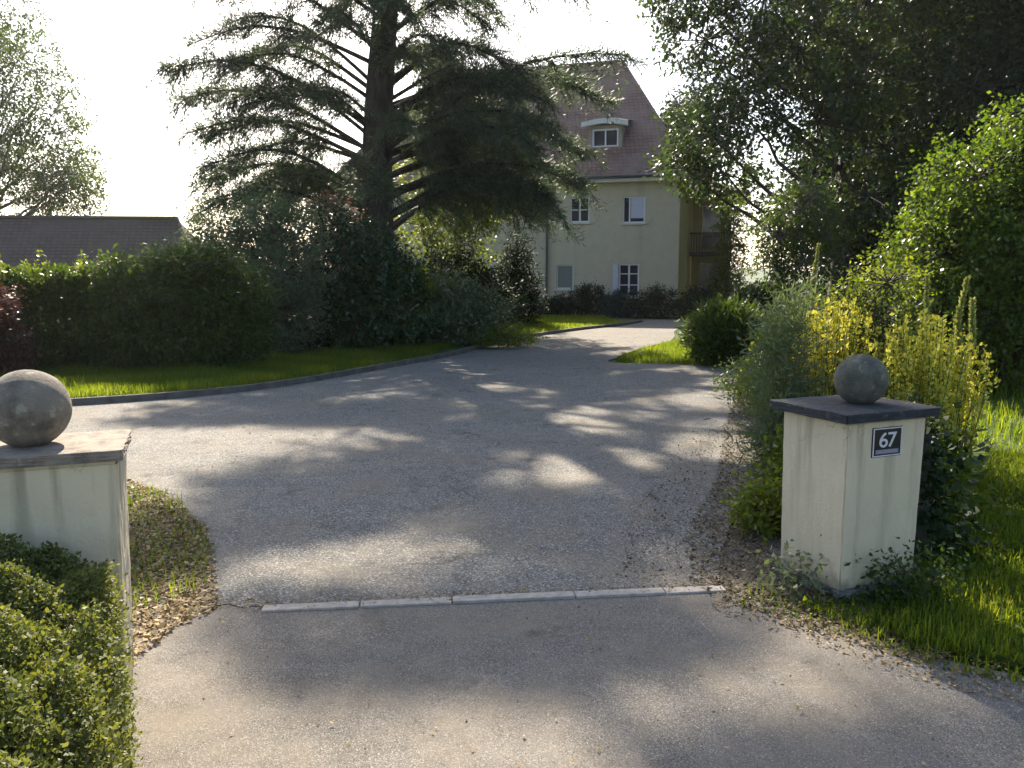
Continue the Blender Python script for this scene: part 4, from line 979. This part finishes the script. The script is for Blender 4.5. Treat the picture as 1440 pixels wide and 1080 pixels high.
shrub('shrub', 'light green leafy bush rising above the yellow flowers', (3.35, 7.6, 0), [(0, 0, .6, .45, .4, .5), (0, 0, 1.15, .4, .35, .35), (.12, 0, 1.55, .25, .25, .25), (-.25, 0, 1.3, .25, .25, .22)], M['leaf_light'], 620, 11, .16, .045, .02, 75)
shrub('yew', 'narrow dark green column between the two yellow flower clumps', (2.78, 6.25, 0), [(0, 0, .4, .16, .16, .4), (0, 0, .95, .14, .14, .4), (0, 0, 1.28, .09, .09, .16)], M['leaf_dark'], 380, 11, .08, .035, .016, 76, up=.5, droop=0, stem_r=.012)
for i, (x, y, r, h, mt, lb) in enumerate([(1.66, 5.05, .13, .24, 'leaf_light', 'low weedy plant at the drive edge just behind the right pillar'), (2.50, 5.45, .20, .50, 'leaf_light', 'leafy light green plant below the right yellow clump'), (2.85, 5.4, .18, .34, 'leaf_light', 'low light plant between the right yellow clump and the lawn'), (2.0, 5.5, .2, .5, 'leaf_light', 'mid green plant behind the left end of the slate cap'), (3.3, 11.2, .4, .5, 'leaf_mid', 'mid green plant in the bed before the light broad leaved plant'), (3.05, 9.6, .4, .6, 'leaf_light', 'light plant midway along the flower bed')]):
    shrub('bed_plant', lb, (x, y, 0), [(0, 0, h*.4, r, r, h*.4), (r*.3, 0, h*.75, r*.6, r*.6, h*.3), (-r*.4, .05, h*.6, r*.6, r*.6, h*.3)], M[mt], 200, 10, .12, .055, .028, 90+i, 'plants in the flower bed', stem_r=.008)
# weeds at the foot of the right pillar
for i, (x, y, r, h, lb) in enumerate([(-.02, -.34, .10, .20, 'dark weed at the foot of the right pillar below the plate'), (.24, -.33, .13, .16, 'low weed at the right front corner of the right pillar'), (-.36, -.02, .12, .14, 'grey green weed at the left foot of the right pillar')]):
    wx, wy = rpw(x, y)
    shrub('weed', lb, (wx, wy, -.02), [(0, 0, h*.45, r, r*.6, h*.5), (r*.3, 0, h*.8, r*.5, r*.4, h*.35)], M['leaf_mid' if i < 2 else 'leaf_grey'], 60, 8, .07, .035, .02, 100+i, 'weeds at the pillar foot', stem_r=.004)

# low hedge before the left pillar
def front_hedge():
    rng = np.random.default_rng(7)
    root = empty('low_hedge', (-1.7, 2.35, 0), 0, 'low small leaved hedge in front of the left gate pillar', 'hedge')
    n = 300000
    outline = [(-1.43, 2.78), (-1.26, 2.55), (-1.12, 2.25), (-.97, 1.9), (-.88, 1.5), (-3.4, 1.0), (-3.6, 2.0), (-2.2, 2.50)]
    X, Y = fill_poly(rng, outline, n)
    # distance from the road-side edge sets the height: rounded shoulder, then level top
    ex = np.interp(Y, [1.5, 1.9, 2.25, 2.55, 2.80], [-.88, -.97, -1.10, -1.20, -1.34])
    d = np.clip((ex-X), 0, 2)
    top = .66*np.clip(d/.10, 0.0, 1)**.35*(1+.07*np.sin(X*9+Y*4)+.06*np.sin(X*17-Y*13)+.05*np.sin(Y*23+X*5))
    hollow = np.clip(np.sin(X*21+np.sin(Y*17)*1.5)*np.sin(Y*19+np.sin(X*13)*1.5), 0, 1)
    z = top*(1-.45*rng.random(n)**2.0) - .10*hollow*top
    k = (d < .10) & (rng.random(n) < .75); z[k] = rng.random(k.sum())*top[k]
    P = np.stack([X+1.7+rng.normal(0, .012, n), Y-2.35+rng.normal(0, .012, n), z], 1)
    D = unit(rng.normal(0, .8, (n, 3))+np.array([.25, 0, .5])); S = unit(np.cross(D, unit(np.array([.15, 0, 1.])+rng.normal(0, .5, (n, 3)))))
    q = .55+.8*rng.random(n)
    V, F = cards(P, D, S, .0145*q, .0105*q, .1)
    pt = .5+.3*np.sin(X*6+Y*3)+.2*np.sin(Y*11-X*4)
    mesh_np('foliage', V, F, M['leaf_ivy'], root, np.clip(.4*pt+.6*rng.random(n), 0, 1))
    paths = []
    for j in range(0, 5200):
        b = P[rng.integers(n)]; a = b*np.array([1, 1, .0])+rng.normal(0, .05, 3)-np.array([.12, 0, 0]); b = b-np.array([.03, 0, .02]); a[2] = max(0, b[2]-.1-.25*rng.random())
        paths.append((curve_pts(a, b, .01, 3), (.0035, .0025, .0015)))
    tubes_np('twig', paths, M['twig'], root, 4)
front_hedge()

# ------------------------------------------------------------------ far hills
rng = np.random.default_rng(3)
mb = MB(); prev = None
xs = np.linspace(-620, 620, 60); hh = 14+9*np.sin(xs*.011+.6)+5*np.sin(xs*.031)
for i in range(59):
    for (ya, yb, ka, kb) in ((600, 680, 0, .7), (680, 800, .7, 1), (800, 1000, 1, .5)):
        mb.poly([(xs[i], ya, hh[i]*ka*.6-.1), (xs[i+1], ya, hh[i+1]*ka*.6-.1), (xs[i+1], yb, hh[i+1]*kb*.6-.1), (xs[i], yb, hh[i]*kb*.6-.1)])
tag(mb.build('hills', M['ground'], smooth=True), kind='structure')

# ------------------------------------------------------------------ thin scattering box, added to stand in for the lens flare veil
hm = bpy.data.materials.new('flare_veil'); hm.use_nodes = True; hn = hm.node_tree; hn.nodes.clear()
ho = hn.nodes.new('ShaderNodeOutputMaterial'); hv = hn.nodes.new('ShaderNodeVolumePrincipled')
hv.inputs['Color'].default_value = (.95, .96, 1, 1); hv.inputs['Density'].default_value = .00028; hv.inputs['Anisotropy'].default_value = .6
hn.links.new(hv.outputs[0], ho.inputs['Volume'])
mb = MB(); mb.box(-710, 710, -70, 1410, -1.2, 24); tag(mb.build('flare_veil', hm), kind='stuff')

# ------------------------------------------------------------------ light, sky, camera
SUN_EL, SUN_AZ = R(37), R(-15)          # azimuth from +Y, negative = left
world = bpy.data.worlds.new('World'); scene.world = world; world.use_nodes = True
nt = world.node_tree; bg = nt.nodes['Background']
sky = nt.nodes.new('ShaderNodeTexSky'); sky.sky_type = 'NISHITA'; sky.sun_disc = False
sky.sun_elevation = SUN_EL; sky.sun_rotation = SUN_AZ; sky.dust_density = 2.6; sky.ozone_density = .6; sky.air_density = 1.0; sky.altitude = 300
nt.links.new(sky.outputs[0], bg.inputs['Color']); bg.inputs['Strength'].default_value = .10
sl = bpy.data.lights.new('sun', 'SUN'); sl.energy = 5.0; sl.angle = R(.55); sl.color = (1, .88, .72)
so = link(bpy.data.objects.new('sun', sl))
d = Vector((math.sin(SUN_AZ)*math.cos(SUN_EL), math.cos(SUN_AZ)*math.cos(SUN_EL), math.sin(SUN_EL)))
so.rotation_euler = d.to_track_quat('Z', 'Y').to_euler(); so.location = d*60

cam = bpy.data.cameras.new('camera'); co = link(bpy.data.objects.new('camera', cam))
cam.sensor_width = 36; cam.lens = 1150/1440*36; cam.clip_start = .05; cam.clip_end = 3000
co.location = (0, 0, 1.6); co.rotation_euler = (R(90-7.4), 0, 0)
scene.camera = co
scene.view_settings.view_transform = 'Standard'; scene.view_settings.look = 'None'; scene.view_settings.gamma = 1
scene.view_settings.exposure = 1.5
scene.cycles.max_bounces = 8; scene.cycles.diffuse_bounces = 3; scene.cycles.transmission_bounces = 4; scene.cycles.glossy_bounces = 2
scene.cycles.use_denoising = True
scene.cycles.sample_clamp_indirect = 6
